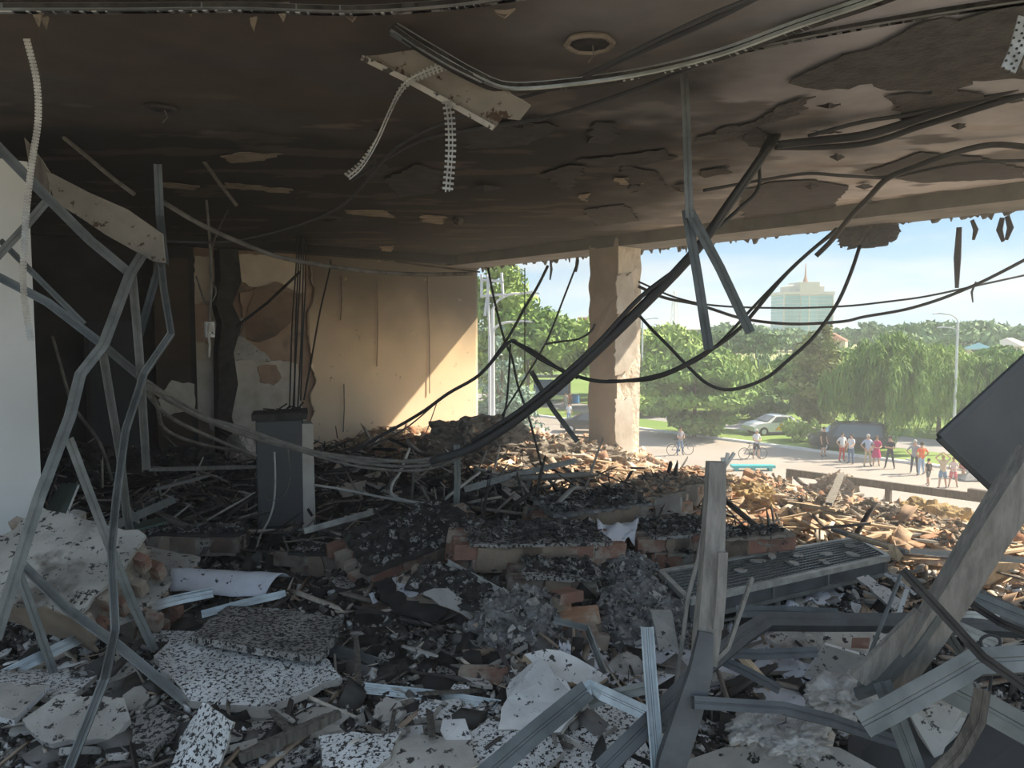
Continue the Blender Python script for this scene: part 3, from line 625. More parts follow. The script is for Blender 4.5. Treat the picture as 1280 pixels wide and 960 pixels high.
# cars: lofted body
def car(label, loc, head, paint, L=4.5, W=1.78, H=1.45, van=False, stripe=False, lights=None, cat='car', name='car'):
    t = thing(name, label, cat, loc, (0, 0, head))
    if van: prof = [(-L/2,.35,.75),(-L/2+.05,.35,1.0),(-L/2+.25,.32,H-.03),(-L/2+.7,.3,H),(-.2,.3,H),(L*.12,.3,H-.05),(L*.30,.3,1.05),(L*.46,.32,.88),(L/2,.36,.7)]
    else: prof = [(-L/2,.38,.82),(-L/2+.12,.32,.98),(-L*.33,.3,1.0),(-L*.20,.3,H-.06),(-L*.04,.3,H),(L*.08,.3,H-.04),(L*.25,.3,1.0),(L*.42,.32,.88),(L/2,.38,.68)]
    vs_ = []; fs_ = []
    for (x, zb, zt) in prof:
        belt = min(zt, .95); tw = W/2 * (.78 if zt > 1.05 else .95)
        vs_ += [V(x, s * y, z) for s, y, z in ((-1, W/2*.94, zb), (-1, W/2, (zb+belt)/2), (-1, W/2*.97, belt), (-1, tw, zt), (1, tw, zt), (1, W/2*.97, belt), (1, W/2, (zb+belt)/2), (1, W/2*.94, zb))]
    for i in range(len(prof) - 1):
        for j in range(8): k = (j + 1) % 8; fs_.append((i*8+j, i*8+k, (i+1)*8+k, (i+1)*8+j))
    fs_ += [tuple(range(8)), tuple(range((len(prof)-1)*8, len(prof)*8))[::-1]]
    b = MB().add(vs_, fs_).build('body', paint, t, local=True)
    bv = b.modifiers.new('b', 'BEVEL'); bv.width = .05; bv.segments = 2; bv.limit_method = 'ANGLE'
    # glass band
    xs_ = [p for p in prof if p[2] > 1.05]; a, z_ = xs_[0], xs_[-1]
    for s in (-1, 1):
        pts = [V(a[0]+(.02 if van else -.25), s*(W/2*.975), .97), V(z_[0]+.45, s*(W/2*.975), .97), V(z_[0]-.05, s*(W/2*.80), H-.10), V(a[0]+.12, s*(W/2*.80), H-.12)]
        off = V(0, s*.025, .0); m_ = MB(); m_.add([p + off for p in pts] + [p - off*.5 for p in pts], [(0,1,2,3),(7,6,5,4),(0,1,5,4),(1,2,6,5),(2,3,7,6),(3,0,4,7)]); m_.build('side_window', 'car_glass', t, local=True)
    i = prof.index(xs_[0]); r0 = prof[i-1]
    pts = [V(r0[0]+.03,-W*.42,r0[2]+.06), V(r0[0]+.03,W*.42,r0[2]+.06), V(a[0],W*.36,a[2]-.03), V(a[0],-W*.36,a[2]-.03)]
    MB().add([p+V(-.05,0,.03) for p in pts] + [p+V(.02,0,-.02) for p in pts], [(0,1,2,3),(7,6,5,4),(0,1,5,4),(1,2,6,5),(2,3,7,6),(3,0,4,7)]).build('rear_window', 'car_glass', t, local=True)
    f0 = z_; f1 = prof[prof.index(z_)+1]
    pts = [V(f1[0]-.03,-W*.43,f1[2]+.04), V(f1[0]-.03,W*.43,f1[2]+.04), V(f0[0]+.02,W*.36,f0[2]-.03), V(f0[0]+.02,-W*.36,f0[2]-.03)]
    MB().add([p+V(.05,0,.03) for p in pts] + [p+V(-.02,0,-.02) for p in pts], [(3,2,1,0),(4,5,6,7),(0,1,5,4),(1,2,6,5),(2,3,7,6),(3,0,4,7)]).build('windscreen', 'car_glass', t, local=True)
    for sx in (-L*.31, L*.32):
        for s in (-1, 1):
            y = s*(W/2-.08); w_ = MB().tube([V(sx,y-.1,.33), V(sx,y+.1,.33)], .33, 18).build('wheel', 'rubber', t, local=True)
            MB().tube([V(sx,y+s*.1-.01,.33), V(sx,y+s*.1+.01,.33)], .19, 12).build('hubcap', 'lamp_steel', w_, local=True)
    for s in (-1, 1): MB().box((-L/2-.02, s*W*.36-.14, .72), (-L/2+.12, s*W*.36+.14, .88)).build('tail_lamp', 'red_lens', t, local=True)
    if stripe:
        for s in (-1, 1): MB().add([V(-L*.1,s*(W/2+.012),.4),V(L*.12,s*(W/2+.012),.4),V(L*.02,s*(W/2+.006),.93),V(-L*.02,s*(W/2+.006),.93)], [(0,1,2,3)]).build('stripe', 'yellow_paint', t, local=True)
    return t
p = G(968, 543, SZ + .02); car('white saloon car with a yellow side stripe parked on the far road', p, R(152), 'car_white', stripe=True, L=4.2)
p = G(1058, 563, SZ + .02); car('black van parked behind the row of onlookers', V(p.x, p.y, SZ + .02), R(125), 'car_dark', L=4.4, H=1.8, van=True, cat='van', name='van')
p = G(738, 540, SZ); car('dark car mostly hidden behind the facade column', p, R(130), 'car_dark', L=4.3, H=1.5, van=True)

# people
def person(label, px, py, face, shirt, legs, h=1.72, skin=None, hair=(0.05, 0.03, 0.02), arms='down', stance='stand', shorts=False, dress=False, cap=None, bare_top=False, loc=None):
    """py: feet in the picture; face: heading in degrees relative to the camera's view (0 = towards the camera)"""
    p = G(px, py, SZ) if loc is None else loc
    t = thing('person', label, 'person', p, (0, 0, -YAW + R(face)))
    k = h / 1.74
    st_ = {'stand': (0, 0), 'walk': (.22, -.20), 'wide': (.10, -.08), 'astride': (.02, -.02)}[stance]; sp = {'wide': .17, 'astride': .16}.get(stance, .09)
    J = {}
    def j(n_, *c_): J[n_] = V(*c_) * k
    j('pel', 0, 0, .96); j('spi', 0, -.01, 1.15); j('che', 0, 0, 1.36); j('nec', 0, -.01, 1.48); j('hea', 0, -.03, 1.60); j('top', 0, -.02, 1.68); j('nos', 0, -.115, 1.60)
    for s, S in ((-1, 'L'), (1, 'R')):
        f = st_[0] if s < 0 else st_[1]
        j('hip' + S, s*.085, 0, .90); j('kne' + S, s*(.085 + sp*.35), -f*.6 - .02, .49); j('ank' + S, s*(.085 + sp*.7), -f*.9 + .02, .09); j('toe' + S, s*(.095 + sp*.8), -f*.9 - .13, .035)
        j('sho' + S, s*.175, 0, 1.40)
        a = arms if isinstance(arms, str) else arms[0 if s < 0 else 1]
        if a == 'down': e_, w_ = (s*.23, .02, 1.12), (s*.25, -.06, .88)
        elif a == 'hips': e_, w_ = (s*.36, .04, 1.16), (s*.20, -.05, .98)
        elif a == 'fold': e_, w_ = (s*.24, -.06, 1.13), (-s*.03, -.24, 1.16)
        elif a == 'front': e_, w_ = (s*.24, -.06, 1.12), (s*.10, -.28, 1.10)
        elif a == 'out': e_, w_ = (s*.27, -.12, 1.16), (s*.28, -.40, 1.08)
        elif a == 'head': e_, w_ = (s*.36, -.04, 1.58), (s*.13, -.06, 1.76)
        elif a == 'up': e_, w_ = (s*.33, -.04, 1.60), (s*.38, -.08, 1.86)
        j('elb' + S, *e_); j('wri' + S, *w_); d = (J['wri' + S] - J['elb' + S]).normalized(); J['pal' + S] = J['wri' + S] + d * .07 * k
        sd = d.cross(V(0, 1, .2)).normalized()
        for q_ in range(4): J['f%d%s' % (q_, S)] = J['pal' + S] + d * (.075 + .012 * (q_ in (1, 2))) * k + sd * (q_ - 1.5) * .021 * k
        J['th' + S] = J['wri' + S] + d * .05 * k - sd * .055 * k
    rad = {'pel': (.145,.11), 'spi': (.13,.095), 'che': (.155,.11), 'nec': (.055,.055), 'hea': (.085,.095), 'top': (.070,.078), 'nos': (.016,.016)}
    for S in 'LR': rad.update({'hip'+S:(.09,.09),'kne'+S:(.058,.058),'ank'+S:(.042,.042),'toe'+S:(.036,.03),'sho'+S:(.062,.06),'elb'+S:(.043,.043),'wri'+S:(.03,.03),'pal'+S:(.034,.024),'th'+S:(.009,.009), **{'f%d%s'%(q_,S):(.009,.009) for q_ in range(4)}})
    E = [('pel','spi'),('spi','che'),('che','nec'),('nec','hea'),('hea','top'),('hea','nos')]
    for S in 'LR': E += [('pel','hip'+S),('hip'+S,'kne'+S),('kne'+S,'ank'+S),('ank'+S,'toe'+S),('che','sho'+S),('sho'+S,'elb'+S),('elb'+S,'wri'+S),('wri'+S,'pal'+S),('wri'+S,'th'+S)] + [('pal'+S,'f%d%s'%(q_,S)) for q_ in range(4)]
    names = list(J); idx = {n_: i for i, n_ in enumerate(names)}
    me = bpy.data.meshes.new('skel'); me.from_pydata([tuple(J[n_]) for n_ in names], [(idx[a], idx[b]) for a, b in E], [])
    o = bpy.data.objects.new('skel', me); COL.objects.link(o); o.modifiers.new('s', 'SKIN'); o.modifiers.new('d', 'SUBSURF').levels = 1
    sv = me.skin_vertices[0].data
    for n_, i in idx.items(): sv[i].radius = (rad[n_][0] * k, rad[n_][1] * k); sv[i].use_root = (n_ == 'pel')
    dg = bpy.context.evaluated_depsgraph_get(); bm_ = bpy.data.meshes.new_from_object(o.evaluated_get(dg)); bpy.data.objects.remove(o)
    bm_.name = 'body'; bm_.materials.clear()
    sk = cm(skin or (.50, .29, .19)); bm_.materials.append(sk); bm_.materials.append(cm(shirt)); bm_.materials.append(cm(legs)); bm_.materials.append(cm((.05, .045, .045)))
    for f in bm_.polygons:
        c_ = f.center / k; best = None
        for a, b in E:
            A = J[a] / k; B = J[b] / k; ab = B - A; u = max(0, min(1, (c_ - A).dot(ab) / ab.length_squared)); dd_ = (A + ab * u - c_).length - (.08 if a in ('pel','spi','che') and b in ('spi','che','nec') else .03)
            if best is None or dd_ < best[0]: best = (dd_, a, b, u)
        _, a, b, u = best; mi = 0
        if (a, b) in (('pel','spi'),('spi','che')) or (a == 'che' and b.startswith('sho')) or (a, b) == ('che','nec') and u < .6: mi = 0 if bare_top else 1
        elif a.startswith('sho'): mi = 0 if (bare_top or u > .75) else 1
        elif a == 'pel': mi = 2
        elif a.startswith('hip'): mi = 2 if not shorts or u < .85 else 0
        elif a.startswith('kne'): mi = 0 if (shorts or dress) else 2
        elif a.startswith('ank'): mi = 3
        if dress and mi == 2: mi = 1
        f.material_index = mi
    bm_.polygons.foreach_set('use_smooth', [True] * len(bm_.polygons))
    bo = bpy.data.objects.new('body', bm_); COL.objects.link(bo); bo.parent = t
    # hair, eyes and mouth
    hb = bmesh.new(); bmesh.ops.create_icosphere(hb, subdivisions=2, radius=1)
    for v_ in hb.verts:
        v_.co = V(v_.co.x * .094, v_.co.y * .108 + .012, v_.co.z * (.105 if v_.co.z > 0 else (.20 if dress else .08)) )
        if v_.co.y < -.045 and v_.co.z < .03: v_.co.y = -.045
        v_.co = (v_.co + V(0, -.02, 1.655)) * k
    hm = bpy.data.meshes.new('hair'); hb.to_mesh(hm); hb.free(); hm.materials.append(cm(cap or hair)); ho = bpy.data.objects.new('cap' if cap else 'hair', hm); COL.objects.link(ho); ho.parent = t
    m_ = MB()
    for x in (-.034, .034): m_.box(((x - .012)*k, -.125*k, 1.618*k), ((x + .012)*k, -.10*k, 1.632*k))
    m_.box((-.022*k, -.122*k, 1.552*k), (.022*k, -.10*k, 1.56*k)); m_.build('facial_feature', 'rubber', t, local=True)
    if dress:
        m_ = MB(); n_ = 14; rings = [(1.0,.15,.11),(.85,.19,.15),(.62,.24,.2),(.50,.25,.21)]; vs_ = []; fs_ = []
        for z, rx, ry in rings: vs_ += [V(math.cos(6.2832*i/n_)*rx*(1+.06*(i%2)), math.sin(6.2832*i/n_)*ry, z)*k for i in range(n_)]
        for r_ in range(3): fs_ += [(r_*n_+i, r_*n_+(i+1)%n_, (r_+1)*n_+(i+1)%n_, (r_+1)*n_+i) for i in range(n_)]
        so_ = MB().add(vs_, fs_).build('skirt', 'rubber', t, local=True, smooth=True); so_.data.materials[0] = cm(shirt)
    if shorts:
        m_ = MB()
        for S in 'LR':
            a, b = J['hip'+S], J['hip'+S].lerp(J['kne'+S], .8); m_.tube([a, b], .098*k, 10, scale=[1, .9])
        so_ = m_.build('shorts', 'rubber', t, local=True, smooth=True); so_.data.materials[0] = cm(legs)
    return t
_cm = {}
def cm(c):
    if c not in _cm:
        m = bpy.data.materials.new('cloth'); m.use_nodes = True; b = m.node_tree.nodes['Principled BSDF']; b.inputs['Base Color'].default_value = (*c, 1); b.inputs['Roughness'].default_value = .9; _cm[c] = m
    return _cm[c]
WHT = (.62,.63,.66); NAV = (.02,.025,.045); DEN = (.12,.20,.34); BLK = (.02,.02,.022); RED = (.5,.05,.04)
person('person straddling a bicycle in a plaid shirt and blue jeans nearest the column', 850, 569, 20, (.28,.26,.28), DEN, arms='front', stance='astride')
person('cyclist in a white shirt and dark shorts pausing on his bicycle', 945, 573, 10, WHT, NAV, shorts=True, arms='front', stance='astride', cap=(.55,.55,.55))
person('man all in black standing at the kerb left of the van', 1029, 571, 30, BLK, BLK, h=1.8, arms='down', shorts=True)
person('woman in a white blouse and red trousers', 1052, 577, 15, WHT, RED, h=1.68, arms='hips')
person('woman in a white top and blue jeans reaching out one hand', 1063.5, 580, -60, WHT, (.08,.13,.24), h=1.7, arms=('down', 'out'))
person('grey haired man in a pale blue shirt and beige trousers', 1084, 583, 0, (.36,.42,.55), (.45,.36,.24), h=1.78, arms='hips', hair=(.5,.48,.46), stance='wide')
person('woman in a long magenta dress beside the grey haired man', 1095, 582.5, -15, (.52,.03,.15), (.52,.03,.15), h=1.68, dress=True, arms='front', hair=(.14,.06,.03))
person('man in navy shirt and trousers with arms folded', 1112, 586, -40, NAV, NAV, h=1.78, arms='fold', stance='wide')
person('man in a grey shirt and cap with hands on hips near the willow', 1142.5, 592, 150, (.30,.31,.33), (.06,.06,.08), h=1.78, arms='hips', cap=(.45,.42,.36))
person('woman in an orange shirt and light jeans seen from behind', 1151.5, 594, 190, (.80,.16,.05), (.32,.42,.55), h=1.72, arms='hips', stance='wide')
person('small person in a black patterned outfit walking nearest the camera', 1160, 607, 200, BLK, (.10,.09,.08), h=1.32, shorts=True, stance='walk', hair=(.03,.02,.02))
person('young person in a beige top and denim shorts with hands behind the head', 1178, 611, 170, (.55,.42,.28), (.16,.24,.34), h=1.62, shorts=True, arms='head', stance='wide', hair=(.4,.28,.14))
person('girl in a white top and pink shorts with long hair', 1191, 609, -30, (.62,.50,.48), (.62,.16,.18), h=1.45, shorts=True, arms='front', stance='wide', hair=(.22,.11,.06))
person('woman in a rust dress lifting one arm', 1204, 597, 200, (.36,.12,.09), (.36,.12,.09), h=1.66, dress=True, arms=('up', 'down'), stance='walk')
person('person in an olive shirt half hidden by the black panel', 1214, 594, 180, (.16,.24,.06), (.10,.10,.09), h=1.6, shorts=True)
person('walker in a white shirt and blue trousers seen left of the column', 711, 530, 190, (.60,.66,.74), (.16,.24,.5), stance='walk')
person('person in a rust red coat by the bus shelter', 712, 512, 180, (.40,.14,.10), (.30,.16,.12))
person('person in a pale top by the bus shelter', 707, 513, 180, (.5,.45,.4), (.3,.3,.3))
# bicycles
def bicycle(label, px, py, head):
    p = G(px, py, SZ); t = thing('bicycle', label, 'bicycle', p, (0, 0, -YAW + R(head)))
    for x in (-.53, .53):
        w_ = MB().tube([V(x + .33*math.cos(a), 0, .34 + .33*math.sin(a)) for a in np.linspace(0, 2*math.pi, 29)], .018, 6).build('wheel', 'rubber', t, local=True)
        m_ = MB()
        for i in range(12): a = i * math.pi / 6; m_.tube([V(x, 0, .34), V(x + .32*math.cos(a), 0, .34 + .32*math.sin(a))], .003, 3)
        m_.build('spoke', 'lamp_steel', w_, local=True)
    B = {'r': V(-.53,0,.34), 'f': V(.53,0,.34), 'b': V(-.08,0,.30), 's': V(-.22,0,.80), 'h': V(.36,0,.84), 'hb': V(.34,0,.98)}
    m_ = MB()
    for a, b in ('rb','rs','bs','sh','bh'): m_.tube([B[a], B[b]], .016, 6)
    m_.tube([B['h'], V(.42,0,.62), B['f']], .014, 6); m_.tube([B['h'], B['hb']], .014, 6); m_.tube([B['s'], V(-.25,0,.93)], .013, 6)
    m_.build('frame', 'frame_steel', t, local=True)
    MB().tube([V(.26,-.27,1.0), V(.36,-.2,1.0), V(.36,.2,1.0), V(.26,.27,1.0)], .013, 6).build('handlebar', 'frame_steel', t, local=True)
    MB().box((-.38,-.07,.92), (-.14,.07,.97), jit=.01).build('saddle', 'rubber', t, local=True)
    MB().tube([V(-.08,-.10,.30), V(-.08,.10,.30)], .06, 10).build('crankset', 'frame_steel', t, local=True)
bicycle('bicycle ridden by the person in the plaid shirt', 850, 569, 12)
bicycle('black bicycle of the cyclist in the white shirt', 941, 574, 5)
# ================================================================ the rubble bed
mc = G(690, 640, 0.4)
def H(x, y):
    x = np.asarray(x, dtype=float); y = np.asarray(y, dtype=float)
    d_ = 0.64 * x + 0.768 * y; v_ = 0.768 * x - 0.64 * y
    h = 0.10 + 0.30 * (fbm(x * .8, y * .8) - .45) + 0.16 * (fbm(x * 2.6 + 9, y * 2.6) - .5) + 0.10 * (fbm(x * 8, y * 8 + 5) - .5)
    h += 0.18 * sstep(5.6, 7.2, x) * (0.5 + fbm(x * 1.5 + 3, y * 1.5)) * (1 - sstep(7.4, 8.6, x) * (1 - sstep(7.0, 8.2, y)))
    h = h * (1 - 0.75 * sstep(8.0, 9.1, x) * (1 - sstep(7.0, 8.4, y)))
    h += 0.26 * np.exp(-((x - mc.x) ** 2 + (y - mc.y) ** 2) / 1.5 ** 2)
    h -= 0.10 * sstep(0.2, 0.8, v_) * (1 - sstep(5.0, 6.2, d_)) 
    return np.maximum(h, 0.0)
def HZ(x, y): return float(H(np.array([x]), np.array([y]))[0])
def S(px, py, dz=0.0):
    """point of the rubble surface seen at a pixel"""
    z = 0.2
    for _ in range(6): p = G(px, py, z); z = 0.5 * z + 0.5 * (HZ(p.x, p.y) + dz)
    return G(px, py, z)
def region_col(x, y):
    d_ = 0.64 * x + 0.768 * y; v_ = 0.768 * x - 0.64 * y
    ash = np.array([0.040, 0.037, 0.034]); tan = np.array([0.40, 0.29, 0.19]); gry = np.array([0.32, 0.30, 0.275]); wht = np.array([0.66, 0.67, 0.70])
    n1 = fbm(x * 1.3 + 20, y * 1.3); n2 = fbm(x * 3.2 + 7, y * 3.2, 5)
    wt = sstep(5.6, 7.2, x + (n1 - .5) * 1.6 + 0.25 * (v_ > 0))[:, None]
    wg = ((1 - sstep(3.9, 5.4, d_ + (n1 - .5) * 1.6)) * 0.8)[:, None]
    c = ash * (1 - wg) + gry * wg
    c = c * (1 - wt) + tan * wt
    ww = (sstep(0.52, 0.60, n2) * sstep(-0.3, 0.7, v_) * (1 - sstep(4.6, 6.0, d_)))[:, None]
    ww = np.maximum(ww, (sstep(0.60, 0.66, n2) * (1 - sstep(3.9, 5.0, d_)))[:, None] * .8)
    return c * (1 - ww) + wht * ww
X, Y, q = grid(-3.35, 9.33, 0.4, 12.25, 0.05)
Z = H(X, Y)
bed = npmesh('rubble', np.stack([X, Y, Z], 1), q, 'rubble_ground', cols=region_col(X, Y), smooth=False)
tag(bed, 'bed of crushed ash, plaster dust and brick grit covering the whole floor', 'rubble', kind='stuff')

def chips(name, label, n, size, flat, colf, keep, lift=0.02, tilt=0.5, lohi=(2.6, 14)):
    r = lohi[0] + (lohi[1] - lohi[0]) * rng.random(n * 2) ** 1.15; a = (rng.random(n * 2) - .5) * 1.75
    dx = fh.x * np.cos(a) + rt.x * np.sin(a); dy = fh.y * np.cos(a) + rt.y * np.sin(a)
    x = dx * r; y = dy * r
    m = (x < 9.3) & (x > -3.3) & (y < 12.2) & (y > 0.4) & keep(x, y) & ~((y > 6.4) & (y < 6.8) & (x < 1)) 
    x = x[m][:n]; y = y[m][:n]; n = len(x); z = H(x, y) + lift * rng.random(n)
    s = size * (0.35 + 1.3 * rng.random(n) ** 2.2)
    hx = s * (0.5 + rng.random(n)); hy = s * flat[0] * (0.5 + rng.random(n)); hz = s * flat[1] * (0.5 + rng.random(n))
    yaw = rng.random(n) * 6.283; p = rng.normal(size=n) * tilt; ro = rng.normal(size=n) * tilt
    cyw, syw = np.cos(yaw), np.sin(yaw); cp, sp = np.cos(p), np.sin(p); cr_, sr_ = np.cos(ro), np.sin(ro)
    ax = np.stack([cyw * cp, syw * cp, sp], 1); t0 = np.stack([-syw, cyw, 0 * yaw], 1); az = np.cross(ax, t0)
    ay = t0 * cr_[:, None] + az * sr_[:, None]; az = np.cross(ax, ay)
    co = np.array([(-1,-1,-1),(1,-1,-1),(1,1,-1),(-1,1,-1),(-1,-1,1),(1,-1,1),(1,1,1),(-1,1,1)], float)
    jj = co[None] * (1 + (rng.random((n, 8, 3)) - .5) * 0.7)
    v = np.stack([x, y, z], 1)[:, None] + (jj[..., :1] * hx[:, None, None]) * ax[:, None] + (jj[..., 1:2] * hy[:, None, None]) * ay[:, None] + (jj[..., 2:] * hz[:, None, None]) * az[:, None]
    fq = np.array([(0,3,2,1),(4,5,6,7),(0,1,5,4),(1,2,6,5),(2,3,7,6),(3,0,4,7)])
    qq = (np.arange(n)[:, None, None] * 8 + fq[None]).reshape(-1, 4)
    c = np.repeat(colf(x, y), 8, 0)
    o = npmesh(name, v.reshape(-1, 3), qq, 'chips', cols=c); return tag(o, label, 'rubble', kind='stuff')
def pick(cols, w=None):
    cols = np.array(cols)
    def f(x, y): k = rng.choice(len(cols), len(x), p=w); return cols[k] * (0.7 + 0.6 * rng.random((len(x), 1)))
    return f
DD = lambda x, y: 0.64 * x + 0.768 * y
VV = lambda x, y: 0.768 * x - 0.64 * y
always = lambda x, y: np.ones(len(x), bool)
tanz = lambda x, y: x > 5.9 + 1.2 * (rng.random(len(x)) - .5)
dark = lambda x, y: ~tanz(x, y)
chips('ash_flake', 'black burnt flakes strewn over the dark middle of the room', 24000, 0.024, (.6, .22), pick([(.03,.028,.026),(.06,.055,.05),(.11,.10,.09),(.17,.16,.15)], [.4,.3,.2,.1]), dark, tilt=.45)
chips('grit', 'fine grit of ash and plaster on the near floor', 30000, 0.0095, (.7, .5), pick([(.05,.047,.044),(.12,.11,.10),(.30,.29,.27),(.55,.55,.54)], [.4,.25,.2,.15]), always, lift=.015, tilt=.6, lohi=(2.6, 7))
chips('plaster_crumb', 'grey and white plaster crumbs over the near floor', 18000, 0.019, (.7, .35), pick([(.38,.36,.33),(.55,.54,.52),(.74,.74,.74),(.21,.195,.18)], [.35,.25,.12,.28]), lambda x, y: (DD(x, y) < 5.6 + rng.normal(size=len(x)) * .8) & (x < 7), tilt=.5)
chips('char_chunk', 'lumps of charred debris among the ash', 2600, 0.055, (.75, .5), pick([(.035,.032,.03),(.07,.065,.06),(.15,.14,.13)], [.5,.3,.2]), dark, tilt=.5)
chips('brick_crumb', 'broken brick and tile crumbs in the sunlit edge zone', 17000, 0.030, (.7, .38), pick([(.46,.24,.14),(.52,.38,.26),(.62,.52,.40),(.30,.19,.12),(.70,.64,.55)], [.24,.28,.2,.18,.1]), tanz, tilt=.5, lohi=(5, 14))
chips('tile_shard', 'thin flat tile and lath shards lying in the sunlit edge zone', 4500, 0.075, (.45, .10), pick([(.50,.36,.24),(.60,.46,.32),(.34,.24,.17),(.68,.60,.50)]), tanz, lift=.05, tilt=.35, lohi=(5, 14))
chips('splinter', 'thin splinters and laths scattered across the debris', 2600, 0.13, (.07, .06), pick([(.34,.26,.19),(.20,.17,.14),(.52,.46,.38),(.07,.06,.055)]), always, lift=.08, tilt=.3)
chips('burnt_lath', 'tangle of burnt laths and wire ends before the far wall', 1500, 0.20, (.05, .05), pick([(.24,.21,.18),(.10,.09,.08),(.42,.38,.33),(.045,.04,.04)]), lambda x, y: (DD(x, y) > 6.4) & (x < 6.5), lift=.28, tilt=.5, lohi=(6, 13.5))
chips('brick_lump', 'fist sized brick lumps on the sunlit parapet line', 2200, 0.055, (.8, .6), pick([(.50,.26,.16),(.55,.40,.28),(.38,.22,.15),(.60,.50,.40)]), lambda x, y: x > 6.6, tilt=.6, lohi=(5, 14))
chips('white_flake', 'white foam and paint flakes on the near right floor', 5200, 0.020, (.7, .2), pick([(.72,.73,.76),(.60,.60,.63)]), lambda x, y: (VV(x, y) > -.2 + rng.normal(size=len(x)) * .5) & (DD(x, y) < 5.6), tilt=.4)

# ================================================================ masonry fragments, built of bricks
def brick_mesh(seed, m):
    r = random.Random(seed); bm = bmesh.new(); bmesh.ops.create_cube(bm, size=1)
    bmesh.ops.bevel(bm, geom=list(bm.edges), offset=0.06, segments=1, affect='EDGES')
    for v_ in bm.verts: v_.co += V(r.uniform(-1, 1), r.uniform(-1, 1), r.uniform(-1, 1)) * 0.035
    for v_ in bm.verts: v_.co = V(v_.co.x * .25, v_.co.y * .066, v_.co.z * .12)
    me = bpy.data.meshes.new('brick'); bm.to_mesh(me); bm.free(); me.materials.append(MATS[m]); return me
BR = {m: [brick_mesh(i + 10 * k_, m) for i in range(4)] for k_, m in enumerate(('brick', 'brick_sooty', 'brick_bright'))}
def crust(t, L, W, z, bm_):
    mb = MB(); n_ = int(90 + 260 * L * W * 2); ms_ = ['mortar', 'brick_bright', 'pale_wood'] if bm_ == 'brick_bright' else ['char', 'sooty_plaster', 'char_plain']
    for i in range(n_):
        s = .008 + .03 * rnd.random() ** 2.5; p = V(rnd.uniform(-L/2, L/2), rnd.uniform(-W/2, W/2), z + rnd.uniform(0, .015) + s * .2)
        mb.box((-s, -s * .6, -s * .25), (s, s * .6, s * .25), M=Matrix.Translation(p) @ Euler((rnd.gauss(0, .35), rnd.gauss(0, .35), rnd.uniform(0, 6.28))).to_matrix().to_4x4(), jit=s * .25, mi=rnd.choice((0, 0, 1, 1, 2)))
    mb.build('ash_crust', ms_, t, local=True)['kind'] = 'stuff'
def masonry(label, c, L, W, T, yaw=0, tx=0, ty=0, bm_='brick', top='sooty_plaster', bottom=None, group=None, name='masonry_fragment', miss=.1):
    """a lying piece of brick wall: local x along the courses, y across them, z the wall's thickness; c = centre of its upper face"""
    ex = rt * math.cos(R(yaw)) + fh * math.sin(R(yaw)); a = math.atan2(ex.y, ex.x)
    M = Euler((R(tx), R(ty), a), 'XYZ').to_matrix(); loc = Vector(c) - M @ V(0, 0, T)
    t = thing(name, label, 'masonry', loc, Euler((R(tx), R(ty), a), 'XYZ'), group=group)
    nl = max(1, round(T / .13)); ny = max(2, round(W / .078)); nx = max(2, round(L / .262)); hz = T / nl
    for k_ in range(nl):
        for j in range(ny):
            off = .13 if (j + k_) % 2 else 0
            for i in range(nx + 1):
                x = -L/2 + .125 + i * .262 - off; y = -W/2 + .039 + j * .078
                edge = j in (0, ny - 1) or i in (0, nx) or x < -L/2 + .2 or x > L/2 - .3
                if not edge or x > L/2 or rnd.random() < miss: continue
                b = bpy.data.objects.new('brick', rnd.choice(BR[bm_])); COL.objects.link(b); b.parent = t
                b.location = (x + rnd.uniform(-.02, .02), y, (k_ + .5) * hz + rnd.uniform(-.004, .004)); b.rotation_euler = (rnd.uniform(-.04, .04), rnd.uniform(-.04, .04), rnd.uniform(-.04, .04))
    bm = bmesh.new(); bmesh.ops.create_cube(bm, size=1); bmesh.ops.subdivide_edges(bm, edges=bm.edges, cuts=6, use_grid_fill=True)
    for v_ in bm.verts:
        u = V(v_.co.x * (L - .02), v_.co.y * (W - .03), (v_.co.z + .5) * (T - .012)); n_ = Vector((rnd.uniform(-1, 1), rnd.uniform(-1, 1), rnd.uniform(-1, 1)))
        v_.co = u + n_ * .013
    me = bpy.data.meshes.new('mortar'); bm.to_mesh(me); bm.free(); me.materials.append(MATS['mortar']); o = bpy.data.objects.new('mortar', me); COL.objects.link(o); o.parent = t
    if top:
        l_, w_ = L/2 + .015, W/2 + .02; pts = [V(-l_, -w_, T + .022), V(-l_*.2, -w_*1.04, T + .022), V(l_, -w_*.94, T + .022), V(l_*1.03, w_*.2, T + .022), V(l_*.9, w_, T + .022), V(-l_*.3, w_*.97, T + .022), V(-l_*.96, w_, T + .022)]
        mb = plate_mb(pts, .024, .07, .013, 0, 0); mb.build('plaster_coat', top, t, local=True)
    crust(t, L, W, T + (.024 if top else 0), bm_) if top != 'dirty_plaster' else None
    for k_ in range(2 if L > .5 else 1):      # render still sticking to the front side
        x0 = rnd.uniform(-L/2, L/8); x1 = x0 + L * rnd.uniform(.3, .5); y_ = -W/2 - .012; pl = [V(x0, y_, T*.1), V((x0+x1)/2, y_, rnd.uniform(0, .3)*T), V(x1, y_, T*.05), V(x1, y_, T*.97), V((x0+x1)/2, y_, T), V(x0, y_, T*.95)]
        pl = ragged(pl, .05, .012, (0, 1, 0)); n_ = len(pl); MB().add(pl + [p + V(0, .02, 0) for p in pl], [tuple(range(n_)), tuple(range(2*n_-1, n_-1, -1))] + [(i, i+n_, (i+1)%n_+n_, (i+1)%n_) for i in range(n_)]).build('side_render', 'old_plaster' if bm_ == 'brick_bright' else rnd.choice(['mortar', 'render_brown', 'render_brown']), t, local=True)
    return t
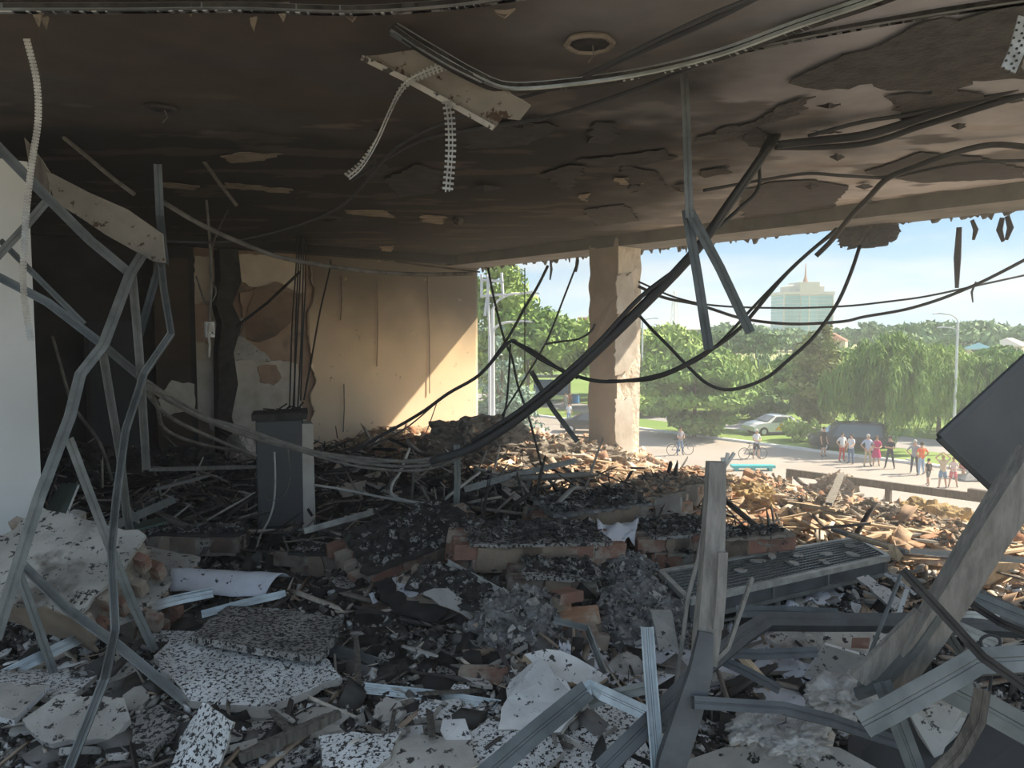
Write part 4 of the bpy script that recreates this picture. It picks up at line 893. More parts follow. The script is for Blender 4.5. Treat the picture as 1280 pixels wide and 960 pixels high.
masonry('long ash covered brick slab in the middle of the room', G(668, 668, .56), 1.05, .50, .20, 12, 4, 3, 'brick', 'sooty_plaster')
masonry('upper brick slab behind the long one, grey dust on its top', G(738, 628, .60), .90, .55, .17, 18, 3, -2, 'brick', 'ash_mound')
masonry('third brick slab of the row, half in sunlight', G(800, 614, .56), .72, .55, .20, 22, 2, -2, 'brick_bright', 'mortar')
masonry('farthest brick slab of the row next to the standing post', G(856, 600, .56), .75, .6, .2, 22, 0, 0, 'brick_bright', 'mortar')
masonry('dark tilted slab with a red brick edge in the middle of the ash', G(512, 668, .50), .92, .62, .16, 28, 14, -12, 'brick', 'char')
masonry('small red brick block standing alone in black ash', G(393, 690, .30), .34, .18, .20, -5, 0, 0, 'brick_sooty', 'char')
masonry('flat sooty slab in front of the dark recess', G(250, 664, .34), .76, .40, .17, 4, -3, 2, 'brick_sooty', 'char_plain')
masonry('plastered block standing on the upper edge of the metal grating', G(936, 668, .50), .62, .25, .24, 14, 0, 0, 'brick', 'mortar')
masonry('large leaning masonry block with pale plaster face at the left edge', G(70, 700, .70), .85, .62, .30, -14, 30, 10, 'brick', 'dirty_plaster')
masonry('broken masonry lump with bare bricks right of the leaning block', G(150, 732, .46), .52, .34, .22, -10, 16, 14, 'brick', 'dirty_plaster', miss=.3)
masonry('grey plastered masonry lump beside the thin studs', G(190, 706, .40), .55, .36, .18, -14, 8, 6, 'brick_sooty', 'dirty_plaster')
masonry('reddish masonry chunk under the bright steel strip', G(572, 735, .36), .60, .30, .18, -20, 18, 10, 'brick', 'char', miss=.25)
masonry('brick block under the white bag', G(700, 712, .42), .50, .28, .22, 10, 10, 4, 'brick_sooty', 'sooty_plaster')
masonry('dusty brick block left of the standing post in shade', G(848, 660, .50), .58, .42, .26, 10, 4, 0, 'brick', 'sooty_plaster')
masonry('small red block against the standing post', G(858, 690, .34), .32, .22, .20, 0, 0, 0, 'brick', 'mortar')
PX_ = [(912, 603, .95), (1000, 622, .75), (1085, 642, .95), (1180, 655, .8), (1262, 668, .9)]
PN = ['nearest the standing post', 'beside the bent end of the railing', 'under the middle of the railing', 'behind the yellow wool', 'at the right edge']
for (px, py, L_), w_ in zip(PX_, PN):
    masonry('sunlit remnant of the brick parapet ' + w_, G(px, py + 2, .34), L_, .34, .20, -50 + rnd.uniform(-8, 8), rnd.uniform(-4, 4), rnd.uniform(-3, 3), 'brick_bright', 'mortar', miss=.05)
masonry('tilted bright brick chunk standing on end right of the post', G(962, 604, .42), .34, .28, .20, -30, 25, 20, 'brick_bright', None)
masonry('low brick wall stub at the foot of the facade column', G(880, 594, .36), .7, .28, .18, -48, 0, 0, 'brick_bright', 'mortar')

def brick_at(label, px, py, dz=0.03, yaw=None, m='brick', group=None, tilt=.25, loc=None, s=1):
    p = S(px, py, dz) if loc is None else loc
    o = bpy.data.objects.new('loose_brick', rnd.choice(BR[m])); COL.objects.link(o); o.location = p
    o.rotation_euler = (math.pi/2 * rnd.choice((0, 1)) + rnd.uniform(-tilt, tilt), rnd.uniform(-tilt, tilt), rnd.uniform(0, 6.28) if yaw is None else R(yaw)); o.scale = (s, s, s)
    return tag(o, label, 'brick', group)
BL_ = [(690, 752, .12, -38, 'brick_bright'), (693, 778, .02, -30, 'brick'), (724, 770, .10, -45, 'brick_bright'), (720, 792, .03, -35, 'brick'), (735, 802, .02, -40, 'brick'), (706, 745, .2, 10, 'brick'), (604, 848, .05, -38, 'brick'), (742, 785, .06, 20, 'brick_sooty')]
BN = ['bright brick on top of the small brick stack in the centre', 'brick at the left foot of the small brick stack', 'brick lying across the right of the small brick stack', 'brick at the front of the small brick stack', 'lowest brick behind the bent steel strip', 'brick propped behind the small brick stack', 'single red brick end beside the white board pieces', 'sooty brick right of the small brick stack']
for (px, py, dz, yw, m), l in zip(BL_, BN): brick_at(l, px, py, dz, yw, m, s=1.05)
def scatter(n, boxes, fn):
    k = 0
    while k < n:
        x0, y0, x1, y1 = rnd.choice(boxes); px = rnd.uniform(x0, x1); py = rnd.uniform(y0, y1); p = S(px, py)
        if p.x > 9.2 or p.y > 12.0 or p.x < -3: continue
        fn(px, py, p); k += 1
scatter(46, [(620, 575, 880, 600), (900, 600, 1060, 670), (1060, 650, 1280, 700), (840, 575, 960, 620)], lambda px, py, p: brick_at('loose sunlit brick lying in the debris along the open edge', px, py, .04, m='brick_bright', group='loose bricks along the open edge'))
scatter(26, [(560, 690, 860, 760), (420, 640, 600, 780), (100, 690, 260, 800)], lambda px, py, p: brick_at('loose sooty brick half buried in the dark debris', px, py, .01, m='brick_sooty', group='loose sooty bricks in the ash'))

# lumps and heaps
def lump(name, label, cat, c, size, m, seed=0, amp=.25, freq=5, sub=5, yaw=0, flat=.3, group=None, smooth=False):
    bm = bmesh.new(); bmesh.ops.create_icosphere(bm, subdivisions=sub, radius=1); r = random.Random(seed); co = np.array([tuple(v_.co) for v_ in bm.verts])
    n_ = 1.3 * (fbm(co[:, 0] * freq * .35 + seed * 1.7 + co[:, 2] * 1.6, co[:, 1] * freq * .35 + seed + co[:, 2] * 1.9, 6) - .5)
    M = Matrix.Rotation(yaw, 3, 'Z')
    for v_, k_ in zip(bm.verts, n_):
        q_ = v_.co * (1 + amp * 2 * k_ + (0 if smooth else r.uniform(-.055, .055))); q_.z = max(q_.z, -flat); v_.co = M @ V(q_.x * size[0], q_.y * size[1], q_.z * size[2])
    me = bpy.data.meshes.new(name); bm.to_mesh(me); bm.free(); me.materials.append(MATS[m]); me.polygons.foreach_set('use_smooth', [smooth] * len(me.polygons))
    o = bpy.data.objects.new(name, me); COL.objects.link(o); o.location = c; tag(o, label, cat, group)
    if m in CRUMB and sub > 3:      # crumbs sticking to the heap
        vi = rng.choice(len(me.vertices), 420); mb = MB(); s0 = (size[0] + size[1]) * .5
        for k_ in vi:
            p_ = me.vertices[int(k_)].co; s = rnd.uniform(.006, .028) * (1 + s0)
            if p_.z < -flat * size[2] * .9: continue
            mb.box((-s, -s * .7, -s * .4), (s, s * .7, s * .4), M=Matrix.Translation(p_) @ Euler((rnd.uniform(-1, 1), rnd.uniform(-1, 1), rnd.uniform(0, 6.28))).to_matrix().to_4x4(), jit=s * .3, mi=rnd.choice((0, 0, 1, 2)))
        cr = mb.build('crumb', CRUMB[m], o, local=True); cr['kind'] = 'stuff'
    return o
CRUMB = {'ash_mound': ['ash_mound', 'sooty_plaster', 'board_grey'], 'char': ['char', 'char_plain', 'sooty_plaster'], 'mortar': ['mortar', 'brick_bright', 'old_plaster']}
def LP(name, label, cat, px, py, size, m, dz=0, **k): return lump(name, label, cat, S(px, py) + V(0, 0, dz), size, m, seed=int(px), yaw=-YAW, **k)
LP('mortar_heap', 'rounded heap of grey crumbled mortar left of the small brick stack', 'heap', 645, 790, (.26, .24, .26), 'ash_mound', amp=.3, freq=8)
LP('mortar_heap', 'pointed pale grey ash heap below the white bag', 'heap', 782, 728, (.25, .22, .22), 'ash_mound', amp=.2, freq=6)
LP('mortar_heap', 'wide dark ash heap between the brick stack and the post', 'heap', 808, 785, (.36, .26, .28), 'ash_mound', amp=.35, freq=8)
LP('mortar_heap', 'brown mortar lump right of the dark ash heap', 'heap', 858, 800, (.16, .14, .16), 'mortar', amp=.3)
LP('mortar_heap', 'sooty mortar mound under the tilted slab', 'heap', 545, 715, (.30, .2, .18), 'char', amp=.35)
LP('mortar_heap', 'black debris heap behind the long brick slab', 'heap', 590, 640, (.5, .35, .25), 'char', amp=.35)
LP('mortar_heap', 'black debris heap left of the burnt cabinet', 'heap', 215, 600, (.8, .5, .42), 'char', amp=.4, freq=9)
LP('mortar_heap', 'black debris heap below the dark door', 'heap', 120, 600, (.8, .6, .45), 'char', amp=.4, freq=9)
LP('mortar_heap', 'brown heap of fallen plaster at the foot of the ochre wall', 'heap', 600, 560, (.9, .6, .42), 'mortar', amp=.4, freq=9)
LP('mortar_heap', 'low tan heap at the foot of the facade column', 'heap', 700, 572, (.9, .5, .24), 'mortar', amp=.4, freq=9)
LP('plaster_lump', 'white plaster lump lying before the dark door', 'lump', 203, 572, (.24, .2, .22), 'white_plaster', amp=.3, dz=.15)
LP('plaster_lump', 'pale plaster lump low in the crack of the far wall', 'lump', 299, 578, (.22, .2, .35), 'old_plaster', amp=.3, dz=.1)
LP('plaster_lump', 'small white plaster lump beside the galvanised stud foot', 'lump', 110, 815, (.06, .05, .05), 'white_plaster', amp=.3)
LP('plaster_lump', 'grey plaster block behind the bent metal strut in front', 'lump', 782, 842, (.12, .10, .13), 'board_grey', amp=.15, sub=3)
LP('plaster_lump', 'whitish rubble stone below the bent galvanised strut', 'lump', 727, 895, (.075, .06, .06), 'dirty_plaster', amp=.2, dz=.05)
LP('wool_lump', 'tuft of yellow mineral wool right of the standing post', 'wool', 938, 628, (.30, .25, .22), 'yellow_wool', amp=.35, freq=9)
LP('wool_lump', 'large brown yellow mineral wool bundle under the railing', 'wool', 1160, 660, (.42, .28, .26), 'yellow_wool', amp=.35, freq=9)
LP('wool_lump', 'grey brown wool bundle left of the large yellow one', 'wool', 1100, 660, (.30, .25, .24), 'mortar', amp=.35, freq=9)
LP('wool_lump', 'torn wool heap below the bent railing end', 'wool', 1045, 622, (.28, .22, .28), 'mortar', amp=.4, freq=9)
LP('wool_lump', 'yellow wool scraps at the right edge under the black panel', 'wool', 1268, 680, (.3, .25, .2), 'yellow_wool', amp=.35, freq=9)
LP('wool_lump', 'small wool bundle in front of the large yellow one', 'wool', 1200, 692, (.26, .2, .16), 'mortar', amp=.35, freq=9)
lump('insulation_roll', 'fluffy grey mineral wool roll in the lower right', 'wool', P(1050, 872, 3.1), (.17, .12, .075), 'insulation', 5, .45, 12, smooth=True, flat=1)
lump('insulation_roll', 'pale torn wool batt in the lower right beside the round slab', 'wool', P(950, 908, 3.0), (.17, .09, .055), 'insulation', 6, .45, 12, smooth=True, flat=1)
lump('insulation_roll', 'grey wool bundle under the galvanised channel end', 'wool', P(1000, 925, 2.9), (.15, .10, .05), 'insulation', 8, .45, 12, smooth=True, flat=1)

# ================================================================ broken sheets and plates
def sheet(name, label, cat, pts, th=.022, mats=('speckled_plaster', 'dirty_plaster'), step=.07, jit=.010, group=None):
    return tag(plate_mb([G(*p) for p in pts], th, step, jit).build(name, list(mats)), label, cat, group)
SP = ('speckled_plaster', 'dirty_plaster'); SO = ('sooty_plaster', 'sooty_plaster'); DP = ('dirty_plaster', 'board_grey'); WP = ('white_plaster', 'dirty_plaster'); BG = ('board_grey', 'white_plaster')
PS = 'plaster_slab'
sheet(PS, 'largest white slab with black specks in the left foreground', 'plaster', [(192,820,.30),(222,788,.26),(300,790,.30),(385,800,.30),(428,848,.26),(330,884,.22),(238,876,.22)], .04, SP)
sheet(PS, 'dark speckled slab behind the largest white one', 'plaster', [(238,794,.34),(285,757,.30),(345,760,.32),(430,772,.30),(400,822,.34),(310,808,.36)], .04, SO)
sheet(PS, 'speckled sheet curling upwards at the bottom left', 'plaster', [(205,985,.16),(230,915,.26),(253,878,.40),(292,902,.42),(278,945,.26),(262,985,.18)], .012, SP, .05, .006)
sheet(PS, 'brown flat slab at the left edge', 'plaster', [(-20,850,.28),(60,856,.28),(18,900,.24),(-25,896,.24)], .03, ('dirty_plaster', 'white_plaster'))
sheet(PS, 'white speckled slab behind the leaning stud foot at the left', 'plaster', [(46,842,.20),(112,829,.20),(130,838,.22),(80,876,.22),(50,870,.2)], .03, SP)
sheet(PS, 'brown grey slab with straight front edge at lower left', 'plaster', [(28,900,.24),(72,868,.28),(155,872,.28),(163,898,.24),(140,925,.20),(50,926,.18)], .03, DP)
sheet(PS, 'cracked slab right of the brown grey one', 'plaster', [(150,902,.2),(200,880,.22),(225,905,.2),(190,945,.16),(150,930,.16)], .03, SO)
sheet(PS, 'pale slab under the crossing studs', 'plaster', [(120,842,.2),(165,830,.22),(185,856,.2),(150,872,.18)], .03, DP)
sheet(PS, 'white slab at the very left edge below the brick block', 'plaster', [(-20,838,.26),(50,836,.2),(62,850,.2),(0,862,.24)], .03, SP)
sheet(PS, 'pale rectangular slab lying front centre left', 'plaster', [(398,920,.24),(503,914,.24),(488,945,.22),(470,960,.20),(402,958,.20)], .06, SP)
sheet(PS, 'brown fractured slab in the bottom centre', 'plaster', [(450,945,.2),(520,918,.22),(590,925,.22),(600,960,.18),(520,985,.16),(440,980,.16)], .04, DP)
sheet(PS, 'grey slab fragment at the bottom between the pale slabs', 'plaster', [(300,905,.2),(370,893,.22),(392,930,.2),(330,965,.16),(285,950,.16)], .03, SO)
sheet(PS, 'large square white board standing tilted in the front centre', 'plaster', [(622,912,.22),(638,850,.30),(675,822,.44),(716,866,.40),(733,880,.28),(700,915,.22)], .03, ('white_plaster', 'dirty_plaster'))
sheet(PS, 'long white board sloping behind the square one', 'plaster', [(655,818,.40),(682,811,.42),(720,822,.38),(760,846,.30),(735,862,.26),(700,850,.32)], .045, ('white_plaster', 'pale_wood'))
sheet(PS, 'wide white speckled sheet at the bottom right of centre', 'plaster', [(566,930,.2),(610,898,.22),(690,905,.22),(705,940,.18),(660,985,.14),(560,985,.14)], .03, SP)
sheet(PS, 'speckled sheet under the bent galvanised strut', 'plaster', [(700,925,.16),(745,905,.18),(800,915,.16),(812,960,.12),(780,1000,.1),(700,990,.1)], .03, SP)
sheet(PS, 'cracked white sheet behind the bent galvanised strut', 'plaster', [(715,885,.2),(760,878,.2),(800,885,.18),(810,905,.16),(760,912,.16)], .03, SP)
sheet(PS, 'small pale block left of the square white board', 'plaster', [(553,900,.24),(582,898,.26),(590,925,.22),(556,925,.22)], .06, WP)
sheet(PS, 'wide cracked ceiling sheet behind the black rail on the right', 'plaster', [(957,796,.26),(1000,783,.30),(1055,777,.32),(1117,795,.26),(1100,822,.22),(1030,808,.24),(985,818,.22)], .025, ('dirty_plaster', 'board_grey'))
sheet(PS, 'grey square board leaning on the cracked ceiling sheet', 'plaster', [(1031,803,.42),(1091,820,.36),(1070,846,.22),(1005,842,.20)], .02, ('board_grey', 'white_plaster'), .2, .002)
sheet(PS, 'small brick red tile lying on the cracked ceiling sheet', 'plaster', [(1065,797,.32),(1088,797,.32),(1086,807,.31),(1064,806,.31)], .02, ('brick', 'brick'), .2, .003)
sheet(PS, 'big torn grey plaster sheet propped in the lower right', 'plaster', [(1112,852,.62),(1165,848,.66),(1226,852,.70),(1214,872,.58),(1196,915,.44),(1172,952,.34),(1146,915,.42),(1130,880,.52)], .025, ('board_grey', 'board_grey'))
sheet(PS, 'rounded brown slab at the very bottom right of the posts', 'plaster', [(845,955,.30),(905,935,.34),(985,924,.36),(1050,935,.34),(1100,962,.30),(1100,1010,.24),(845,1010,.24)], .05, ('dirty_plaster', 'dirty_plaster'), .12, .01)
sheet(PS, 'long plaster strip below the grating', 'plaster', [(1070,722,.30),(1085,718,.32),(1128,750,.26),(1118,762,.24)], .02, WP)
sheet(PS, 'white narrow board crossing towards the burnt pipe', 'plaster', [(1107,716,.42),(1122,722,.42),(1146,742,.38),(1140,738,.36)], .02, ('white_plaster', 'white_plaster'), .3, .002)
sheet(PS, 'upright white splinter board below the grating', 'plaster', [(1131,735,.46),(1137,736,.46),(1128,765,.30),(1121,764,.30)], .015, WP, .2, .003)
sheet(PS, 'grey board standing at the right edge behind the beam', 'plaster', [(1225,705,.40),(1272,700,.40),(1268,728,.20),(1222,735,.2)], .02, ('pale_wood', 'pale_wood'))
sheet(PS, 'flat concrete square leaning between ash heap and post', 'plaster', [(812,762,.42),(838,762,.42),(846,808,.16),(822,812,.16)], .03, ('board_grey', 'board_grey'), .1, .004)
sheet(PS, 'small white sheet right of the burnt cabinet', 'plaster', [(420,608,.3),(458,600,.3),(450,616,.28),(428,620,.28)], .02, ('old_plaster', 'old_plaster'))
sheet(PS, 'grey slab wedge below the red masonry chunk', 'plaster', [(525,742,.40),(560,735,.42),(600,762,.26),(588,775,.22)], .03, ('board_grey', 'brick'))
sheet(PS, 'plaster plate before the third brick slab', 'plaster', [(634,700,.42),(690,680,.44),(735,688,.42),(720,712,.3),(660,724,.26)], .05, SO)
sheet(PS, 'plaster plate with cracked face hanging under the long brick slab', 'plaster', [(632,702,.36),(672,712,.36),(678,740,.16),(640,735,.16)], .03, ('dirty_plaster', 'brick'))
sheet('black_sheet', 'folded black roofing membrane below the tilted slab', 'membrane', [(466,728,.30),(490,720,.34),(530,735,.34),(562,760,.28),(545,778,.22),(500,768,.22),(476,750,.24)], .012, ('char_plain', 'char_plain'))
sheet('paper_scrap', 'torn white paper scrap on the black membrane', 'paper', [(490,722,.36),(505,720,.37),(533,738,.355),(512,746,.345),(500,738,.35)], .004, ('white_sheet', 'white_sheet'), .04, .008)
sheet('paper_scrap', 'small white folded scrap in black ash left of the membrane', 'paper', [(461,742,.28),(466,740,.30),(472,752,.24),(466,755,.24)], .004, ('white_sheet', 'white_sheet'), .04, .004)
sheet('green_board', 'dark green board leaning behind the leaning masonry block', 'board', [(45,655,.62),(76,604,.86),(98,604,.88),(72,668,.60)], .02, ('green_board', 'white_plaster'), .3, .002)
sheet('plaster_slab', 'white block behind the green board', 'plaster', [(80,662,.70),(92,636,.86),(108,640,.86),(108,662,.70)], .05, WP)
sheet('plywood_sheet', 'grey plywood sheet beyond the burnt pipe at the right edge', 'board', [(1190,742,.44),(1215,730,.50),(1285,765,.46),(1285,790,.36)], .02, ('grey_wood', 'grey_wood'), .3, .004)
sheet('wood_block', 'bright yellow broken wood piece in the sun right of the grating', 'wood', [(1110,680,.62),(1118,680,.62),(1129,694,.56),(1122,702,.52),(1113,695,.54)], .02, ('pale_wood', 'pale_wood'), .05, .008)
def drape(label, outline, m, name='powder_crust', thr=.36):
    pts = [S(*p) for p in outline]; P2 = [(p.x, p.y) for p in pts]; x0 = min(p[0] for p in P2); x1 = max(p[0] for p in P2); y0 = min(p[1] for p in P2); y1 = max(p[1] for p in P2)
    X, Y, q = grid(x0, x1, y0, y1, .02); ins = np.zeros(len(X), bool)
    for i in range(len(P2)):
        (ax, ay), (bx, by) = P2[i], P2[(i + 1) % len(P2)]; ins ^= ((ay > Y) != (by > Y)) & (X < (bx - ax) * (Y - ay) / (by - ay + 1e-12) + ax)
    keep = ins & (fbm(X * 5 + 3, Y * 5, 5) > thr); q = q[keep[q].all(1)]; u, inv = np.unique(q, return_inverse=True); q = inv.reshape(-1, 4)
    v_ = np.stack([X[u], Y[u], H(X[u], Y[u]) + .03 + .05 * np.maximum(0, fbm(X[u] * 9, Y[u] * 9, 3) - .35)], 1)
    o = npmesh(name, v_, q, m, smooth=True); so_ = o.modifiers.new('t', 'SOLIDIFY'); so_.thickness = .01; return tag(o, label, 'powder')
drape('white powder crust on the floor between the upright strut and the post', [(715,830),(770,790),(850,800),(885,840),(870,880),(820,910),(730,880)], 'white_sheet')
drape('wide white powder crust under the dark rails right of the post', [(890,850),(900,790),(960,780),(1040,800),(1100,850),(1090,895),(1000,910),(900,905)], 'white_sheet')
drape('white powder crust left of the post below the grating', [(820,722),(860,745),(885,765),(885,790),(845,775),(808,745)], 'white_sheet')
drape('pale bluish powder crust between grating and black rail', [(905,765),(930,735),(1010,722),(1060,735),(1050,760),(980,768)], 'white_sheet', thr=.48)
drape('white powder crust on the slabs at the lower left', [(0,840),(60,825),(150,835),(160,860),(60,880),(0,880)], 'white_plaster', thr=.45)
# white bag, curled white sheet
def curled(label, name, cat, c4, bulge, m, nu=14, nv=10, crump=.02, th=.004):
    a, b, c, d = [Vector(p) for p in c4]; vs_ = []; fs_ = []
    for j in range(nv + 1):
        for i in range(nu + 1):
            u = i / nu; w_ = j / nv; p = (a * (1 - u) + b * u) * (1 - w_) + (d * (1 - u) + c * u) * w_
            n_ = vnoise(np.array([u * 6 + 3]), np.array([w_ * 5 + c.x]))[0] - .5
            p = p + V(0, 0, bulge * math.sin(math.pi * w_) + n_ * crump * 2) + fh * n_ * crump; vs_.append(p)
    for j in range(nv):
        for i in range(nu): k_ = j * (nu + 1) + i; fs_.append((k_, k_ + 1, k_ + nu + 2, k_ + nu + 1))
    o = MB().add(vs_, fs_).build(name, m, smooth=True); so_ = o.modifiers.new('t', 'SOLIDIFY'); so_.thickness = th; return tag(o, label, cat)
curled('curled shiny white sheet lying in the left middle', 'curled_sheet', 'sheet', [G(212,738,.30), G(330,748,.24), G(364,720,.30), G(216,716,.36)], .09, 'white_sheet', crump=.01)
curled('crumpled white bag on the slabs in the centre', 'plastic_bag', 'bag', [G(748,684,.46), G(793,676,.46), G(799,656,.52), G(746,656,.52)], .08, 'white_sheet', crump=.045)
curled('crumpled white cloth hanging below the long brick slab', 'cloth_scrap', 'cloth', [G(612,722,.2), G(632,712,.24), G(634,700,.40), G(606,702,.36)], .05, 'white_sheet', crump=.05)
curled('small crumpled white paper by the brick stack', 'paper_scrap', 'paper', [G(698,822,.2), G(712,820,.2), G(714,806,.26), G(700,808,.26)], .03, 'white_sheet', crump=.04)

# countable middling fragments, each an object
def frag_mesh(seed, m, sx, sy, sz):
    r = random.Random(seed); n_ = r.randint(5, 8); pts = []
    for i in range(n_): a = 6.283 * (i + r.uniform(-.25, .25)) / n_; q_ = r.uniform(.65, 1.1); pts.append(V(math.cos(a) * q_ * sx, math.sin(a) * q_ * sy, 0))
    st__ = rnd.getstate(); mb = plate_mb(pts, sz, .06, .006, 0, 1); me = bpy.data.meshes.new('fragment'); me.from_pydata([tuple(v_) for v_ in mb.v], [], mb.f)
    for q_ in m: me.materials.append(MATS[q_])
    me.polygons.foreach_set('material_index', mb.m); return me
def frag_group(name, label, cat, group, n, boxes, mats_, sx, sy, sz, tilt=.25, dz=.03, var=6):
    ms = [frag_mesh(i * 13 + n, mats_[i % len(mats_)], sx * rnd.uniform(.7, 1.3), sy * rnd.uniform(.7, 1.3), sz * rnd.uniform(.7, 1.3)) for i in range(var)]
    def f(px, py, p):
        o = bpy.data.objects.new(name, rnd.choice(ms)); COL.objects.link(o); o.location = p + V(0, 0, dz + rnd.uniform(0, .03)); o.rotation_euler = (rnd.gauss(0, tilt), rnd.gauss(0, tilt), rnd.uniform(0, 6.28)); s = rnd.uniform(.6, 1.35); o.scale = (s, s, s)
        tag(o, label, cat, group)
    scatter(n, boxes, f)
frag_group('plaster_fragment', 'hand sized grey white plaster fragment in the near left rubble', 'plaster', 'near left plaster fragments', 70, [(0, 850, 560, 955), (0, 790, 240, 860), (380, 860, 640, 955)], [SP, DP, SO, WP], .10, .07, .022)
frag_group('plaster_fragment', 'speckled plaster fragment in the near right rubble', 'plaster', 'near right plaster fragments', 45, [(620, 830, 880, 955), (860, 780, 1120, 900), (900, 730, 1120, 770)], [WP, SP, DP], .085, .06, .02)
frag_group('charred_fragment', 'charred flat fragment in the black middle of the room', 'debris', 'charred fragments in the middle', 80, [(180, 600, 560, 760), (300, 700, 620, 860), (560, 620, 860, 760)], [('char', 'char_plain'), ('sooty_plaster', 'char_plain'), ('char_plain', 'char_plain')], .13, .09, .03, tilt=.3)
frag_group('tile_fragment', 'sunlit flat tile fragment along the open edge', 'tile', 'sunlit tile fragments', 90, [(620, 560, 900, 610), (900, 590, 1080, 680), (1060, 640, 1280, 720)], [('mortar', 'brick_bright'), ('pale_wood', 'pale_wood'), ('old_plaster', 'brick_bright'), ('brick_bright', 'brick_bright')], .15, .10, .03, tilt=.25)
frag_group('board_fragment', 'grey board fragment in the tangle before the far wall', 'board', 'board fragments before the far wall', 60, [(60, 575, 330, 640), (400, 570, 640, 620), (600, 600, 760, 640)], [('board_grey', 'char_plain'), ('old_plaster', 'mortar'), ('char', 'char')], .2, .09, .025, tilt=.4, dz=.08)

# laths and planks, each an object
def plank(label, a, b, w=.07, t=.025, m='grey_wood', name='plank', cat='plank', group=None, up=(0, 0, 1), bend=0.0):
    a = Vector(a); b = Vector(b); mid = (a + b) / 2 + V(0, 0, bend); n_ = rnd.uniform(.8, 1.1)
    o = MB().sweep([a, a.lerp(mid, .5) + V(0, 0, bend * .3), mid, mid.lerp(b, .5) + V(0, 0, bend * .3), b], [(-w/2, -t/2), (w/2, -t/2), (w/2, t/2), (-w/2, t/2)], up=up, scale=[.8, 1, n_, 1, .7]).build(name, m); return tag(o, label, cat, group)
def lath_fn(label, group, m, L0, L1, w, t):
    def f(px, py, p):
        a = rnd.uniform(0, 6.28); L = rnd.uniform(L0, L1); d = V(math.cos(a), math.sin(a), rnd.uniform(-.12, .22)) * L / 2; c_ = p + V(0, 0, .09)
        plank(label, c_ - d, c_ + d, w * rnd.uniform(.6, 1.3), t, rnd.choice(m), 'lath', 'lath', group)
    return f
scatter(46, [(900, 600, 1090, 675), (640, 565, 900, 610), (1060, 645, 1280, 720)], lath_fn('sun bleached broken lath on the debris along the open edge', 'laths along the open edge', ['pale_wood', 'pale_wood', 'grey_wood'], .3, .9, .045, .02))
scatter(40, [(60, 570, 330, 660), (390, 575, 640, 640)], lath_fn('burnt lath in the tangle before the far wall', 'burnt laths before the far wall', ['burnt_wood', 'cable_grey', 'char_plain'], .4, 1.3, .035, .02))
scatter(30, [(860, 700, 1280, 830), (300, 830, 700, 940)], lath_fn('grey splintered lath in the near rubble', 'laths in the near rubble', ['grey_wood', 'burnt_wood', 'board_grey'], .2, .55, .03, .014))
plank('long white edged plank lying before the wool bundles', G(1138, 688, .45), G(1300, 702, .5), .09, .03, 'old_plaster')
plank('brown plank behind the right corner of the grating', G(1042, 662, .45), G(1134, 690, .45), .07, .03, 'grey_wood')
plank('second brown lath behind the right corner of the grating', G(1062, 668, .5), G(1120, 686, .5), .04, .02, 'pale_wood')
plank('short pale batten on the parapet at the right', G(1206, 657, .56), G(1262, 652, .58), .08, .04, 'old_plaster')
plank('thin dark lath lying over the sunlit laths', G(985, 628, .5), G(1045, 638, .5), .04, .03, 'pale_wood')
plank('pale stick leaning on the parapet in front of the railing', G(1036, 630, .55), P(1052, 592, 8.2), .07, .03, 'grey_wood')
plank('diagonal pale batten in the near right rubble', G(922, 815, .40), G(964, 862, .24), .05, .03, 'pale_wood')
plank('white narrow batten right of the white floor patch', G(912, 800, .42), G(925, 812, .38), .04, .02, 'old_plaster')
plank('charred round pole lying in the bottom left', G(300, 948, .25), G(425, 892, .3), .045, .045, 'burnt_wood', 'pole', 'pole')
plank('dark wet board lying left of the cabinet foot', G(150, 664, .42), G(212, 648, .42), .2, .02, 'green_board')
plank('grey tie bar lying before the far tangle', P(185, 587, 7.4), P(330, 583, 8.4), .05, .04, 'grey_wood')
plank('pale stick lying behind the cabinet in the tangle', P(192, 612, 7.0), P(262, 594, 7.5), .05, .03, 'grey_wood')
# ================================================================ metal studs and channels
def csec(w, d, t=.0035, lip=.007):
    h = w / 2; g = w * .09
    return [(-h, 0), (-g, 0), (-g*.6, .004), (g*.6, .004), (g, 0), (h, 0), (h, d), (h-lip, d), (h-lip, d-t), (h-t, d-t), (h-t, t), (g, t), (g*.6, t+.004), (-g*.6, t+.004), (-g, t), (-h+t, t), (-h+t, d-t), (-h+lip, d-t), (-h+lip, d), (-h, d)]
def stud(label, pts, w=.055, d=.03, D=4.5, face=1, m='galvanised', name='metal_stud', cat='metal stud', smooth=False, dirv=None, group=None):
    p = px_line(pts, D); c_ = sum(p, Vector()) / len(p); tocam = (EYE - c_).normalized()
    if dirv is not None: tocam = Vector(dirv)
    if smooth: p = smooth_line(p, 5)
    return tag(MB().sweep(p, csec(w, d), up=tocam * face).build(name, m), label, cat, group)
stud('longest galvanised stud, folded, running from the hanging panel to the lower left edge', [(178,318,4.7),(163,342,4.6),(130,430,4.4),(101,467,4.3),(88,520,4.2),(50,620,4.0),(24,703,3.9),(-6,800,3.8)], .058, .035, face=-1)
stud('stud sloping from the upper left corner to the fold of the longest stud', [(-10,176,4.2),(60,248,4.35),(112,300,4.5),(163,342,4.65)], .055, .03, face=1, m='galvanised_dull')
stud('stud crossing the white partition and the dark recess', [(-8,343,4.4),(60,378,4.5),(125,428,4.6),(172,468,4.8)], .05, .03, face=1, m='galvanised_dull')
stud('thin stud running from upper left above the crossing one', [(0,300,5.2),(40,340,5.2),(105,405,5.3)], .04, .03, face=-1, m='galvanised_dull')
